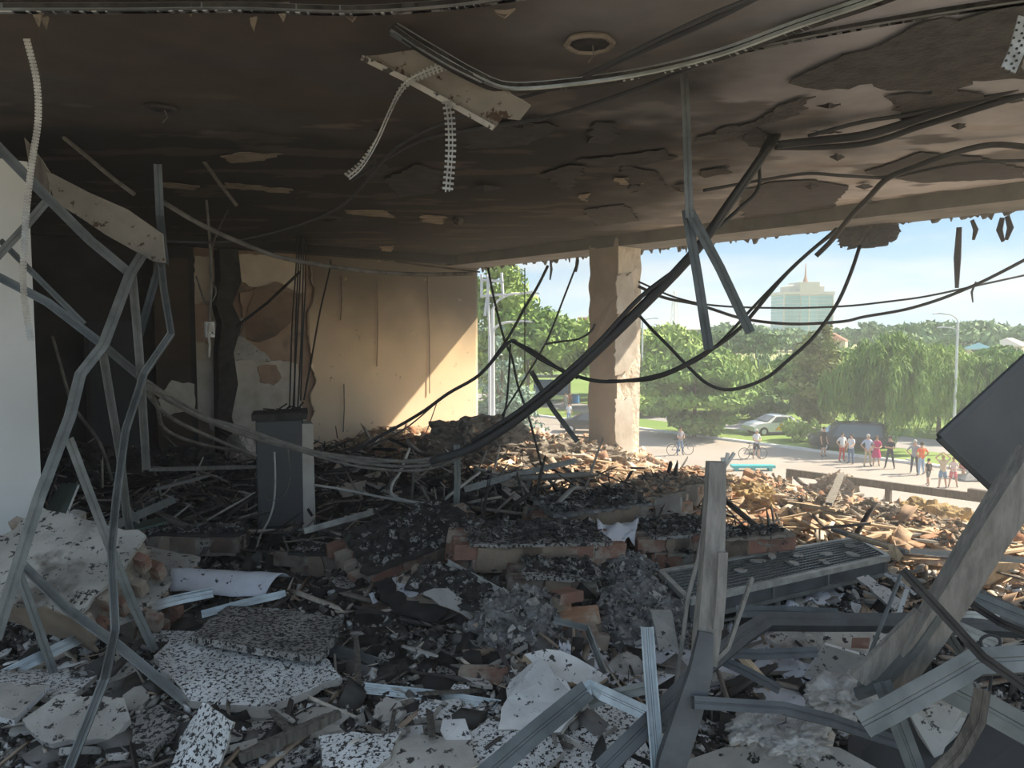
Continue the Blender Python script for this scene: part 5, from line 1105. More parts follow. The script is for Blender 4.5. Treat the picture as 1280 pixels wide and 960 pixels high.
stud('short dark stud crossing the top left corner of the partition', [(-10,328,4.5),(30,285,4.5),(58,252,4.5)], .045, .03, face=-1, m='galvanised_dull')
stud('straight upright stud hanging with a free foot over the dark door', [(165,342,4.7),(170,395,4.75),(175,455,4.8),(179,520,4.9),(183,587,5.0)], .05, .03, face=1)
stud('twisted stud zigzagging from the hanging panel to the bottom edge', [(198,300,4.9),(205,365,4.8),(214,418,4.7),(180,468,4.6),(157,540,4.4),(146,620,4.2),(139,687,4.0),(144,790,3.8),(131,850,3.6),(84,968,3.4)], .042, .03, face=1)
stud('upright stud fixed to the right end of the hanging panel', [(197,205,4.9),(200,270,4.9),(206,330,4.8)], .05, .035, face=-1, m='galvanised_dull')
stud('short stud behind the zigzag stud', [(204,300,4.95),(198,335,5.0),(186,378,4.95),(174,420,4.85)], .045, .03, face=1, m='galvanised_dull')
stud('slanting stud from the crossing point down to the masonry lump', [(127,432,4.7),(140,510,4.8),(150,567,4.9),(158,640,5.0),(169,696,5.1)], .05, .03, face=1)
stud('slanting stud ending on the slabs in the left middle', [(86,548,4.3),(113,620,4.35),(139,687,4.4),(166,755,4.45),(193,814,4.5)], .05, .032, face=-1)
stud('stud lying diagonally down to the largest white slab', [(30,708,4.2),(85,762,4.1),(146,806,4.0),(248,890,3.95)], .05, .03, face=1)
stud('short stud leaning on the brown slab at the left', [(22,712,4.2),(48,785,4.2),(74,861,4.25)], .045, .03, face=-1)
stud('bright bent channel lying across the masonry at the left', [(-4,848,4.2),(45,824,4.3),(91,802,4.45),(150,775,4.7),(206,754,4.95),(266,741,5.1)], .065, .03, face=1, m='galvanised_bright', smooth=True)
stud('bright channel under the curled white sheet', [(252,768,5.1),(300,755,5.2),(357,742,5.3)], .05, .025, face=1, m='galvanised_bright')
stud('pale stud lying in the ash before the dark recess', [(130,663,6.2),(218,624,6.8)], .07, .03, face=1)
stud('pale strip leaning from the cabinet foot to the tilted slab', [(380,664,6.4),(466,640,6.8)], .05, .02, face=1, m='perforated_zinc')
stud('pale strip lying on the red masonry chunk', [(560,703,5.4),(628,740,5.1)], .04, .02, face=1, m='perforated_zinc')
stud('short upright stud standing behind the black heap', [(571,556,6.6),(572,595,6.6),(570,640,6.6)], .055, .03, face=-1)
stud('long stud lying across the debris towards the facade column', [(580,612,7.0),(650,592,7.8),(720,576,8.6)], .06, .03, face=1)
stud('pair of pale channels lying in the black middle foreground', [(412,812,4.5),(500,838,4.4),(576,858,4.35)], .07, .03, face=1, m='galvanised_dull')
stud('thin channel above the pale pair', [(412,812,4.6),(470,816,4.6),(532,824,4.6)], .03, .02, face=1, m='galvanised')
stud('bright blue grey channel in the black middle foreground', [(456,860,4.05),(540,869,4.0),(626,882,3.95)], .055, .025, face=1, m='galvanised_bright')
stud('wide dull channel rising from the bottom edge to the bright bent end', [(600,975,2.9),(670,915,3.05),(735,862,3.2)], .085, .04, face=-1, m='galvanised_dull')
stud('bright folded channel end over the speckled sheets', [(722,872,3.2),(738,858,3.2),(752,866,3.2),(808,892,3.1),(832,908,3.05)], .06, .03, face=-1, m='galvanised_bright')
stud('pale channel running from the folded end to the upright strut', [(735,880,3.22),(762,870,3.2),(815,858,3.15)], .05, .03, face=-1, m='galvanised')
stud('upright galvanised strut in the front centre', [(809,784,3.1),(812,830,3.05),(816,880,3.0),(820,930,2.95),(824,985,2.9)], .052, .04, face=1, m='galvanised_bright')
stud('bent thin strip around the small brick stack', [(693,775,4.4),(735,786,4.3),(742,805,4.2),(757,842,4.1)], .035, .02, face=1, m='galvanised')
stud('black frame rail bending across the right foreground', [(752,962,2.85),(815,900,3.0),(877,836,3.2),(930,792,3.45),(960,773,3.6),(1040,774,3.7),(1133,774,3.75),(1300,784,3.8)], .075, .05, face=-1, m='frame_steel', name='frame_rail', cat='rail')
stud('grey straight tube above the black frame rail', [(920,764,3.9),(980,765,3.9),(1048,768,3.9)], .06, .04, face=-1, m='galvanised_dull', name='frame_rail', cat='rail')
stud('lower black rail from the post to the right', [(868,878,2.75),(980,885,2.8),(1040,900,2.8),(1072,911,2.8),(1124,928,2.75)], .045, .03, face=-1, m='frame_steel', name='frame_rail', cat='rail')
stud('short dark rail beside the white floor patch', [(880,815,3.6),(950,818,3.65),(1022,815,3.7)], .05, .03, face=-1, m='frame_steel', name='frame_rail', cat='rail')
stud('second short dark rail crossing the white floor patch', [(895,822,3.5),(930,838,3.45),(975,862,3.4)], .045, .03, face=-1, m='frame_steel', name='frame_rail', cat='rail')
stud('big galvanised channel with screw holes in the lower right corner', [(1078,906,2.5),(1112,888,2.5),(1159,862,2.5),(1195,842,2.5),(1222,826,2.5),(1300,822,2.5)], .085, .045, face=-1, m='galvanised')
stud('grey upright channel below the big galvanised one', [(1102,852,2.62),(1118,890,2.6),(1150,975,2.55)], .06, .035, face=-1, m='galvanised_dull')
stud('green grey profile in the lower right corner', [(1170,852,2.75),(1225,880,2.7),(1300,922,2.65)], .10, .04, face=-1, m='galvanised')
stud('grey rail at the right edge behind the burnt pipe', [(1200,740,3.3),(1240,756,3.25),(1300,780,3.2)], .06, .04, face=-1, m='galvanised_dull', name='frame_rail', cat='rail')
stud('pale strip resting on the black rail at the right', [(1175,768,3.5),(1215,768,3.5),(1250,772,3.5)], .03, .02, face=-1, m='perforated_zinc')
stud('diagonal white strip under the crossing of the burnt pipe', [(1196,782,3.4),(1225,795,3.35),(1252,806,3.3)], .045, .02, face=-1, m='perforated_zinc')
stud('thin grey slat hanging from the crossing of the burnt pipe', [(1176,772,2.8),(1190,800,2.8),(1206,825,2.8)], .03, .02, face=-1, m='galvanised_dull')
stud('stick like profile leaning outside the left opening', [(664,464,9.2),(690,510,9.0),(722,552,8.9)], .06, .03, face=-1, m='galvanised_dull')
# hanging from the ceiling
stud('upright ceiling hanger ending in two spread legs', [(855,92,4.25),(858,150,4.25),(860,220,4.25),(862,272,4.25)], .045, .03, face=-1, m='galvanised')
stud('left spread leg below the ceiling hanger', [(858,262,4.3),(872,345,4.3),(886,437,4.3)], .055, .03, face=-1, m='galvanised_dull')
stud('right spread leg below the ceiling hanger', [(862,264,4.25),(900,335,4.25),(938,416,4.25)], .055, .03, face=-1, m='galvanised_dull')
def ceil_stud(label, pts, w, d, m, dz=.05, sm=True):
    p = [ceil_pt(a[0], a[1], a[2] if len(a) > 2 else dz) for a in pts]; p = smooth_line(p, 5) if sm else p
    o = tag(MB().sweep(p, csec(w, d), up=(0, 0, 1)).build('ceiling_profile', m), label, 'profile'); mb = MB()
    for i in range(1, len(p) - 1):
        for f in (.25, .75):
            t_ = (p[i + 1] - p[i]); c_ = p[i] + t_ * f + V(0, 0, d * .5); t_.normalize(); s_ = t_.cross(V(0, 0, 1)).normalized(); q_ = .018 + rnd.random() * .03
            for sg in (-1, 1): mb.box((-q_, -.0015, -.010), (q_, .0015, .009), M=Matrix.Translation(c_ + s_ * sg * (w / 2 + .001)) @ Matrix((t_, s_, t_.cross(s_))).transposed().to_4x4())
            mb.box((-q_ * .6, -w * .5, -.004), (q_ * .6, w * .05, -.001), M=Matrix.Translation(p[i] + (p[i + 1] - p[i]) * f + V(0, 0, -.001)) @ Matrix((t_, s_, t_.cross(s_))).transposed().to_4x4())
    h_ = mb.build('hole_shade', 'char_plain', o); h_['kind'] = 'stuff'; return o  # dark plates stand in for the shade inside punched holes
ceil_stud('long bright ceiling profile along the torn top edge', [(-20,14),(150,14),(300,13),(440,17),(560,10),(660,-4)], .055, .025, 'galvanised_bright', .06)
ceil_stud('curved galvanised ceiling profile sagging across the upper right', [(490,40,.02),(540,70,.10),(590,98,.16),(632,113,.18),(700,110,.16),(800,96,.12),(900,72,.08),(1000,36,.04),(1090,6,.03),(1140,-14,.03)], .085, .035, 'galvanised_bright', .08)
ceil_stud('second profile overlapping the sagging one at the broken strip', [(488,38,.04),(520,60,.10),(560,84,.15),(600,104,.18)], .035, .025, 'galvanised_bright', .08)
ceil_stud('faint flat ceiling rail running to the upper right corner', [(900,70,.01),(1050,40,.01),(1200,15,.01),(1290,2,.01)], .06, .02, 'galvanised_dull', .02)
for i, (px, py) in enumerate([(25, 8), (90, 6), (130, 16), (250, 8), (345, 12), (385, 8)]):
    pass
# dangling plaster lips on the torn top edge
for px, py, w, h in ((40,6,14,26),(232,6,10,14),(345,4,16,22),(312,22,9,16),(52,22,8,14),(618,12,26,9),(430,12,20,14)):
    a = ceil_pt(px, py, .02); o = MB(); n_ = [P(px - w/2, py, 3.4), P(px + w/2, py - 2, 3.4), P(px + w*.2, py + h*.7, 3.4), P(px + 1, py + h, 3.38), P(px - w*.35, py + h*.5, 3.4)]
    k_ = a - n_[0]; o = plate_mb([p + k_ * (1 if i < 2 else .9) for i, p in enumerate(n_)], .012, .04, .004, 0, 0); tag(o.build('hanging_flake', 'ceiling_flake'), 'torn plaster lip dangling from the bright ceiling profile', 'flake', 'plaster lips on the torn top edge')
# broken plasterboard strip under the sagging profile
T = thing('broken_board', 'broken beige plasterboard strip hanging below the sagging ceiling profile', 'board', ceil_pt(550, 90, .2))
D0 = 4.0; pts = [P(446,52,D0), P(492,40,D0 - .1), P(560,74,D0 - .1), P(632,110,D0), P(664,132,D0), P(650,150,D0), P(628,148,D0), P(618,161,D0+.02), P(560,128,D0+.02), P(505,96,D0+.02), P(460,78,D0+.02)]
plate_mb(pts, .013, .05, .004).build('board', ['board_beige', 'dirty_plaster'], T)
e_ = [P(452,72,D0-.03), P(505,98,D0-.03), P(560,128,D0-.03), P(617,160,D0-.03)]
MB().sweep(e_, [(-.014,-.004),(.014,-.004),(.014,.004),(-.014,.004)], up=(EYE - P(550, 120, 4)).normalized()).build('torn_paper_edge', 'dirty_plaster', T)
def bead(label, pts, w=.03, step=.022, D=4, m='perforated_zinc', name='corner_bead', twist=0.0):
    p = smooth_line(px_line(pts, D), 10); mb = MB(); tc_ = (EYE - p[0]).normalized(); L = 0; nxt = 0; mb.sweep(p, [(-.004,-.003),(.004,-.003),(.004,.003),(-.004,.003)], up=tc_)
    mb.sweep([q_ + tc_.cross((p[1]-p[0]).normalized()).normalized() * w * .45 for q_ in p], [(-.003,-.002),(.003,-.002),(.003,.002),(-.003,.002)], up=tc_)
    for i in range(len(p) - 1):
        d = p[i+1] - p[i]; l = d.length
        while nxt < L + l:
            c_ = p[i] + d * ((nxt - L) / l); t = d.normalized(); a = twist * nxt; s = tc_.cross(t).normalized(); b = s * math.cos(a) + tc_ * math.sin(a)
            mb.add([c_ - t*.006 - b*w*.45, c_ + t*.006 - b*w*.45, c_ + t*.006 + b*w*.9, c_ - t*.006 + b*w*.9, c_ - t*.006 - b*w*.45 + tc_*.003, c_ + t*.006 - b*w*.45 + tc_*.003, c_ + t*.006 + b*w*.9 + tc_*.003, c_ - t*.006 + b*w*.9 + tc_*.003], [(0,3,2,1),(4,5,6,7),(0,1,5,4),(1,2,6,5),(2,3,7,6),(3,0,4,7)])
            nxt += step
        L += l
    return tag(mb.build(name, m), label, 'corner bead')
bead('twisted toothed corner bead curling down left of the broken strip', [(560,78,3.9),(530,90,3.9),(505,105,3.92),(488,135,3.95),(470,175,4),(452,205,4),(435,221,4)], .036, D=4, twist=3)
bead('straight toothed corner bead hanging below the broken strip', [(557,128,3.95),(560,150,3.95),(561,190,3.95),(557,240,3.95)], .042, .028)
bead('long perforated corner bead hanging in front of the white partition', [(32,50,3.6),(44,100,3.65),(46,150,3.7),(38,205,3.75),(32,260,3.8),(28,320,3.8),(28,360,3.85),(33,400,3.9),(37,425,3.9)], .022, .016, D=3.7)
sp = MB().sweep(px_line([(1282,22),(1272,60),(1260,88)], 2.9), [(-.03,-.003),(.03,-.003),(.03,.003),(-.03,.003)], up=fh).build('perforated_strap', 'perforated_zinc'); tag(sp, 'short perforated white strap hanging in the upper right corner', 'strap'); mb = MB()
for i in range(7):
    for s in (-6, 1, 7):
        q_ = P(1280 - i * 3.2 + s, 28 + i * 9.5 + (4 if s == 1 else 0), 2.893); mb.tube([q_, q_ + fh * .002], .005, 6)
mb.build('hole_shade', 'char_plain', sp)['kind'] = "stuff"  # dark discs in place of the strap's shaded holes
# hanging beige panel at the left
tag(plate_mb([P(58,215,4.9), P(66,217,4.9), P(110,240,4.85), P(160,262,4.8), P(203,292,4.8), P(206,328,4.75), P(190,326,4.75), P(130,292,4.8), P(68,252,4.85)], .014, .2, .003).build('hanging_plasterboard', ['board_beige', 'board_grey']), 'beige plasterboard panel with soot spots hanging at the upper left', 'panel')
tag(plate_mb([P(30,172,4.9), P(52,200,4.9), P(62,216,4.9), P(62,250,4.9), P(50,240,4.9), P(36,205,4.9)], .014, .2, .003).build('hanging_plasterboard', ['burnt_wood', 'board_grey']), 'brown scorched board end left of the beige hanging panel', 'panel')
tag(MB().tube([ceil_pt(80,172), P(108,195,5.6), P(140,222,5.6), P(168,243,5.6)], .016, 6).build('pipe', 'cable_grey'), 'short thin pipe above the beige hanging panel', 'pipe')
tag(MB().tube([P(252,198,6.5), P(275,230,6.5), P(296,257,6.5)], .016, 6).build('hanger_rod', 'cable_grey'), 'thin brown rod hanging crooked below the black ceiling', 'rod')
# holes where ceiling lamps were
for px, py, r_, lab, m in ((737, 52, .115, 'round hole with torn white rim where a ceiling lamp was', 'ceiling_flake'), (200, 134, .09, 'dark round lamp hole in the brown ceiling at left', 'soot_flake')):
    c_ = ceil_pt(px, py, .0); t = thing('lamp_hole', lab, 'lamp hole', c_)
    ring = [V(r_ * math.cos(a) * rnd.uniform(.93, 1.07), r_ * math.sin(a) * rnd.uniform(.93, 1.07), -.012) for a in np.linspace(0, 6.283, 25)[:-1]]
    MB().tube(ring + [ring[0]], .014, 6).build('rim', m, t, local=True); MB().tube([V(0, 0, -.004), V(0, 0, -.012)], r_, 20).build('void', 'char_plain', t, local=True)  # dark disc under the coat stands in for the hole's shaded inside
    MB().tube([V(.02, 0, 0), V(.05, .02, -.05), V(.02, .03, -.09)], .004, 5).build('wire', 'cable_grey', t, local=True)

def ceil_at(px, py):
    p = ceil_pt(px, py); return (px, py, (p - EYE).dot(FW))
# ================================================================ cables
def cable(label, pts, r=.012, D=5, m='cable_black', n=6, name='cable', group=None):
    return tag(MB().tube(smooth_line(px_line(pts, D), 5), r, n).build(name, m, smooth=True), label, 'cable', group)
main = [(972,168,5.6),(915,250,5.3),(862,322,5.1),(760,425,5.2),(680,498,5.4),(600,555,5.7),(540,577,5.9),(450,576,6.0),(370,560,6.0),(300,538,5.9),(240,512,5.7),(182,478,5.4)]
cable('thickest black cable bundle sagging from the ceiling to the left', main[:7], .034)
for i in range(5):
    o_ = [(a + rnd.uniform(-4, 4), b + (i - 2) * 4 + rnd.uniform(-3, 5) + (k_ - 6) * (i - 2) * 1.1, d) for k_, (a, b, d) in enumerate(main[6:])]
    cable(['topmost', 'second', 'middle', 'fourth', 'lowest'][i] + ' grey singed strand of the bundle sagging past the burnt cabinet', [main[4], main[5]] + o_, .012 + .003 * (i % 2), m='cable_grey', group='grey strands of the sagging bundle')
cable('second black cable running close above the thick bundle', [(960,182,5.5),(905,262,5.2),(868,318,5.1),(800,372,5.1),(740,436,5.2),(660,505,5.4),(590,552,5.7)], .016)
cable('light grey cable arching across the top of the ochre wall', [(203,252,6),(250,280,6.1),(300,303,6.3),(345,320,6.4),(400,331,6.6),(470,340,7),(530,343,7.5),(590,342,8)], .022, m='cable_grey')
cable('thin wire along the top of the ochre wall', [(480,325,8),(540,333,8.2),(600,340,8.4)], .01, m='cable_grey')
cable('black cable sagging from the right edge beam past the office tower', [(1046,286,6.6),(985,340,6.5),(925,410,6.4),(878,443,6.4),(827,468,6.4),(767,477,6.5),(727,472,6.6),(683,453,6.7),(650,432,6.8),(636,428,6.8),(600,468,6.9),(560,492,7),(520,520,7.2),(440,565,7.5)], .016)
cable('black cable parallel to the one sagging past the office tower', [(1042,292,6.8),(1000,325,6.7),(950,375,6.6),(900,428,6.6),(868,452,6.6),(815,474,6.6),(760,476,6.7)], .013)
cable('black cable looping down from the torn beam end', [(1075,307,6.8),(1062,345,6.8),(1045,382,6.8),(1018,420,6.7),(989,447,6.7),(955,474,6.7),(914,487,6.7),(885,480,6.7),(860,458,6.7),(835,432,6.7),(815,412,6.8),(797,392,6.9)], .016)
cable('thin upper cable crossing the whole sky', [(798,352,8.4),(845,372,8.3),(895,382,8.3),(975,385,8.3),(1052,383,8.3),(1110,377,8.2),(1160,370,8.1),(1230,355,8),(1290,342,8)], .012)
cable('thick lower cable crossing the sky below the thin one', [(798,358,8.2),(830,372,8.2),(870,380,8.2),(895,388,8.2),(932,399,8.2),(989,405,8.1),(1052,402,8),(1080,396,8),(1131,387,7.9),(1175,374,7.8),(1217,357,7.7),(1250,341,7.6),(1290,320,7.5)], .018)
cable('bundle of dark cables crossing the ceiling to the right edge, upper', [(972,181,5.5),(1020,176,5.4),(1074,170,5.2),(1120,158,5.1),(1167,142,4.9),(1230,122,4.7),(1300,98,4.5)], .03)
cable('dark ceiling cable just below the upper bundle', [(968,184,5.6),(1030,184,5.5),(1090,178,5.3),(1150,158,5.1),(1215,138,4.8),(1300,112,4.6)], .022)
cable('dark ceiling cable just above the upper bundle', [(1010,170,5.3),(1080,152,5.1),(1160,138,4.9),(1300,92,4.5)], .014)
cable('lower ceiling cable bending down to the beam', [(1300,186,5.6),(1242,181,5.7),(1190,192,5.8),(1140,210,6.0),(1108,224,6.2),(1085,248,6.5),(1062,272,6.8),(1040,300,7.2),(1020,320,7.3)], .024)
cable('thin lower ceiling cable running across to the hanger', [(1300,200,5.6),(1200,205,5.8),(1115,221,6.2),(1060,220,6.2),(1010,217,6.2),(960,224,6.2),(880,238,6.0)], .014)
cable('thin cable hanging in a spread from the ceiling knot', [(965,165,5.6),(950,195,5.5),(948,235,5.5),(925,260,5.4),(880,300,5.2)], .014)
cable('dark ceiling cable running from the centre to the top right', [(200,302,6.6),(300,300,6.5),(420,262,6.2),(495,185,5.4),(590,140,4.6),(700,108,4.1),(800,60,3.6),(880,22,3.3),(960,-10,3.1)], .010)
cable('second dark ceiling cable from the left soot band to the top', [(440,225,6.2),(520,178,5.3),(600,160,5.0),(690,145,4.7),(800,110,4.3),(900,70,3.9)], .012)
cable('pair of dark ceiling cables in the top right', [(720,100,4.0),(800,65,3.7),(880,30,3.4),(950,-5,3.2)], .013)
cable('cable hanging straight across the left opening', [(723,325,9),(703,377,9),(683,427,9),(655,475,9),(627,520,9)], .012)
cable('frayed cable hanging from the torn beam in the left opening', [(685,332,9),(672,358,9),(657,383,9),(645,405,9),(632,427,9),(612,455,9)], .018)
cable('cable falling steeply along the wall end', [(610,335,9.2),(618,375,9.2),(630,423,9.2),(640,447,9.1),(647,480,9),(662,525,9),(677,582,9)], .014)
cable('thin hanging cable between wall end and spruce', [(638,430,9),(636,470,9),(632,510,9),(622,545,9)], .014)
cable('thick cable going down from the knot towards the column', [(640,426,8.9),(668,440,8.8),(700,462,8.7),(722,472,8.6)], .022)
cable('black cable looping to the column at the right of the left opening', [(682,430,9),(700,427,9),(722,424,9),(738,415,9),(744,405,9)], .014)
cable('straight thin wire hanging in the left opening', [(656,335,9.2),(656,400,9.2),(656,465,9.2)], .006)
cable('thin wire sloping in front of the sunlit wall patch', [(550,500,11),(500,540,11),(440,566,11)], .012, m='cable_grey')
cable('cable sloping across the lit corner of the ochre wall', [(548,498,11),(535,535,11),(522,568,11)], .008, m='cable_grey')
VW = [(374,300,368,512), (371,310,362,508), (379,320,372,515), (377,300,366,520), (382,340,376,500)]
for a, b, c_, d_ in VW: cable('black wire hanging straight down onto the burnt cabinet', [ceil_at(a, 296), (a, b + 10, 9.2), ((a + c_) / 2 + rnd.uniform(-2, 2), (b + d_) / 2, 9), (c_, d_, 8.2)], .009, group='wires hanging onto the cabinet')
cable('black wire sloping right of those above the cabinet', [ceil_at(414,322),(412,338,11),(400,390,11),(390,445,11),(380,500,11)], .014)
tag(MB().tube([P(375,340,8.5), P(335,378,8.6), P(296,408,8.7)], .016, 6).build('rod', 'char_plain'), 'thin black rod leaning across the damaged plaster', 'rod')
cable('cable running down from the ceiling to the white switch box', [(258,250,7),(262,300,7),(264,350,7),(262,405,7)], .014, m='cable_grey')
cable('cable drooping behind the white switch box', [ceil_at(285,262),(268,300,7.2),(262,340,7.2),(270,365,7.2),(258,380,7.2),(245,345,7.2)], .008, m='cable_grey')
t = thing('switch_box', 'small white switch box hanging on a cable in front of the cracked wall', 'switch box', P(262, 412, 7))
MB().box((-.04, -.02, -.07), (.04, .02, .07)).build('case', 'white_plaster', t, local=True); MB().box((-.03, -.026, -.02), (.03, -.02, .04)).build('switch', 'cable_white', t, local=True)
cable('white wire trailing below the switch box', [(262,404,6.97),(261,420,6.96),(262,432,6.98),(261,446,7)], .012, m='cable_white')
cable('white wire curling down the front of the burnt cabinet', [(343,565,7.25),(344,600,7.2),(342,630,7.2),(336,650,7.15),(326,668,7.1),(321,684,7.0)], .009, m='cable_white')
cable('thin black wire loop on the cabinet front', [(360,560,7.25),(362,600,7.22),(352,622,7.2),(335,625,7.2),(328,612,7.2)], .006, m='cable_grey')
cable('pale looped flex lying between the cabinet and the upright stud', [(512,560,7.2),(500,590,7.1),(490,606,7),(492,620,6.9),(520,628,6.8),(548,628,6.8),(566,616,6.8),(600,590,7)], .014, m='cable_white')
cable('pale flex trailing behind the loop', [(392,606,7),(430,612,7),(480,622,6.9),(520,628,6.8)], .012, m='cable_white')
for i, pts in enumerate([[(65,420,7),(75,455,7),(88,500,7),(100,520,7),(125,555,7),(140,600,7.2)], [(180,478,5.5),(196,505,6),(205,535,6.5),(240,552,7),(300,565,7.5)], [(178,485,5.5),(210,520,6),(260,545,6.5),(320,570,6.9)]]):
    cable(['burnt hose hanging in the dark recess', 'loose grey cable dropping from the studs into the tangle', 'second loose cable dropping from the studs'][i], pts, .016, m='cable_grey')
for i in range(16):
    px = rnd.uniform(80, 320); py = rnd.uniform(570, 640); p = S(px, py, .1); pp = [p]
    for k_ in range(4): pp.append(pp[-1] + V(rnd.uniform(-.3, .3), rnd.uniform(-.3, .3), rnd.uniform(-.1, .22)) )
    pp = [V(a.x, a.y, max(a.z, .15)) for a in pp]
    tag(MB().tube(smooth_line(pp, 5), .009, 5).build('cable', rnd.choice(['cable_grey', 'cable_black', 'cable_white'])), 'snarled cable end in the burnt tangle before the recess', 'cable', 'snarled cables before the recess')
# torn clump and strips on the outer beam
cb = Xp(1085, 290, 9.3); lump('hanging_clump', 'dark torn clump hanging from the beam right of the tower', 'clump', cb, (.13, .34, .19), 'soot_flake', 3, .5, 12, flat=1)
cb = Xp(1065, 283, 9.3)
for i, (px, y0_, y1_, w_) in enumerate([(1199, 292, 360, 7), (1215, 283, 300, 5), (1253, 280, 302, 6), (1259, 278, 300, 6), (1052, 292, 310, 5), (1220, 360, 378, 2), (1108, 285, 300, 2), (688, 332, 350, 5), (722, 326, 340, 7)]):
    a = Xp(px, y0_ - 8, 9.3); b = Xp(px + rnd.uniform(-4, 4), y1_, 9.3); w = w_ / 950 * 9
    mid = a.lerp(b, .5) + V(0, rnd.uniform(-.04, .04), 0)
    tag(MB().sweep([a, mid, b], [(-w/2, -.008), (w/2, -.008), (w/2, .008), (-w/2, .008)], up=(1, 0, 0), scale=[.8, 1.1, .6]).build('torn_strip', 'soot_flake'), ['longest dark strip hanging from the beam at the upper right', 'short strip left of the pair on the beam', 'left strip of the close pair on the beam', 'right strip of the close pair on the beam', 'pale strip hanging beside the dark clump', 'thin sliver hanging below the longest strip', 'hair thin sliver on the beam right of the clump', 'shred on the beam in the left opening', 'small shred on the beam next to the column'][i], 'strip')

# ================================================================ things with parts
# burnt cabinet
c_ = G(352, 664, .1); T = thing('burnt_cabinet', 'tall charred metal cabinet standing among the cables', 'cabinet', c_, (0, 0, -YAW + R(18)))
hh = 1.16
MB().box((-.22, -.15, .06), (.22, .18, hh), jit=.006).build('body', 'door_navy', T, local=True)
MB().box((-.215, -.17, .10), (.205, -.15, hh - .03), jit=.004).build('door', 'black_panel', T, local=True)
MB().box((.20, -.15, .05), (.32, .16, hh - .06), jit=.015).build('plaster_side', 'old_plaster', T, local=True)
MB().box((-.25, -.18, hh), (.27, .20, hh + .05), jit=.02).build('top', 'char', T, local=True)
MB().box((-.22, -.16, -.06), (0, .16, .06), jit=.008).box((.01, -.16, -.08), (.26, .16, .05), jit=.008).build('plinth', 'board_grey', T, local=True)
m_ = MB()
for i in range(9): x = rnd.uniform(-.2, .2); m_.tube([V(x, 0, hh + .04), V(x + rnd.uniform(-.05, .05), .02, hh + .08), V(x + rnd.uniform(-.1, .1), 0, hh + rnd.uniform(.06, .14))], .008, 5)
m_.build('wire_end', 'char_plain', T, local=True)
# metal grating
A, B, C_, D_ = G(826, 716, .36), G(1070, 674, .36), G(1110, 697, .36), G(862, 752, .33)
T = thing('grating', 'white dusted metal grating panel lying on the rubble right of the post', 'grating', A)
m_ = MB()
for a, b in ((A, B), (B, C_), (C_, D_), (D_, A)): m_.sweep([a, b], [(-.02,-.02),(.02,-.02),(.02,.02),(-.02,.02)])
m_.build('rim', 'perforated_zinc', T)
m_ = MB(); lo_ = V(0, 0, -.12); m_.sweep([D_ + lo_, C_ + lo_], [(-.015,-.015),(.015,-.015),(.015,.015),(-.015,.015)]); m_.build('lower_rail', 'galvanised', T)
for f in (.12, .38, .66, .98): p = D_.lerp(C_, f); MB().box((-.012, -.012, -.12), (.012, .012, 0), M=Matrix.Translation(p)).build('strut', 'galvanised', T)
m_ = MB()
for i in range(1, 58): m_.sweep([A.lerp(B, i / 58), D_.lerp(C_, i / 58)], [(-.006,-.012),(.006,-.012),(.006,.008),(-.006,.008)])
sp_ = [D_ + V(0, 0, -.02), C_ + V(0, 0, -.02), C_ + V(0, 0, -.12), D_ + V(0, 0, -.12)]; MB().add(sp_ + [p + V(.01, .014, 0) for p in sp_], [(0,1,2,3),(7,6,5,4),(0,1,5,4),(1,2,6,5),(2,3,7,6),(3,0,4,7)]).build('side_panel', 'frame_steel', T)
g1 = m_.build('cross_bar', 'galvanised_dull', T); g1['kind'] = 'stuff'
for i in range(1, 11): MB().sweep([A.lerp(D_, i / 11) + V(0, 0, .008), B.lerp(C_, i / 11) + V(0, 0, .008)], [(-.008,-.006),(.008,-.006),(.008,.006),(-.008,.006)]).build('long_bar', 'galvanised', T)
for f_, g_ in ((.3,.5),(.42,.3),(.55,.6),(.62,.35),(.75,.5),(.85,.7),(.5,.2),(.9,.35),(.68,.75)):
    pc = A.lerp(B, f_).lerp(D_.lerp(C_, f_), g_) + V(0, 0, .03); o = bpy.data.objects.new('plaster_crust', frag_mesh(int(f_ * 99), DP, .06, .04, .014)); COL.objects.link(o); o.location = pc; o.rotation_euler = (.05, .05, f_ * 20); tag(o, 'small crust of plaster lying on the metal grating', 'plaster', 'crusts on the grating')
# standing post
pp = px_line([(895,577,2.95),(894,620,2.95),(891,680,2.93),(888,740,2.9),(884,790,2.88),(880,830,2.86)], 3)
T = thing('broken_post', 'tall broken grey timber post standing in the right foreground', 'post', P(818, 1105, 2.75))
MB().sweep(pp, [(-.042,-.03),(-.01,-.036),(.04,-.03),(.044,.03),(0,.036),(-.04,.03)], up=fh, scale=[.78,.86,.95,1.03,1.08,1]).build('shaft', 'grey_wood', T)
MB().sweep(px_line([(903,690,2.84),(901,740,2.83),(897,786,2.82)], 3), [(-.018,-.012),(.018,-.012),(.018,.012),(-.018,.012)], up=fh).build('split_board', 'grey_wood', T)
MB().sweep(px_line([(882,790,2.84),(875,840,2.82),(858,895,2.8),(840,950,2.78),(818,1100,2.75)], 3), [(-.045,-.02),(.045,-.02),(.045,.02),(-.045,.02)], up=fh, scale=[.6,.95,1.1,1.15,1.1]).build('lower_board', 'frame_steel', T)
m_ = MB()
for a in ((903,572),(910,566),(918,566)): m_.tube(px_line([(898,582,2.95),(905,585,2.95),a], 2.95), .008, 5)
m_.build('frayed_top', 'cable_white', T)
tag(MB().sweep(px_line([(884,640,3.4),(872,700,3.4),(860,745,3.4),(853,800,3.4),(845,855,3.4)], 3.4), [(-.008,-.006),(.008,-.006),(.008,.006),(-.008,.006)], up=fh).build('thin_strip', 'grey_wood'), 'thin strip leaning left of the standing post', 'strip')
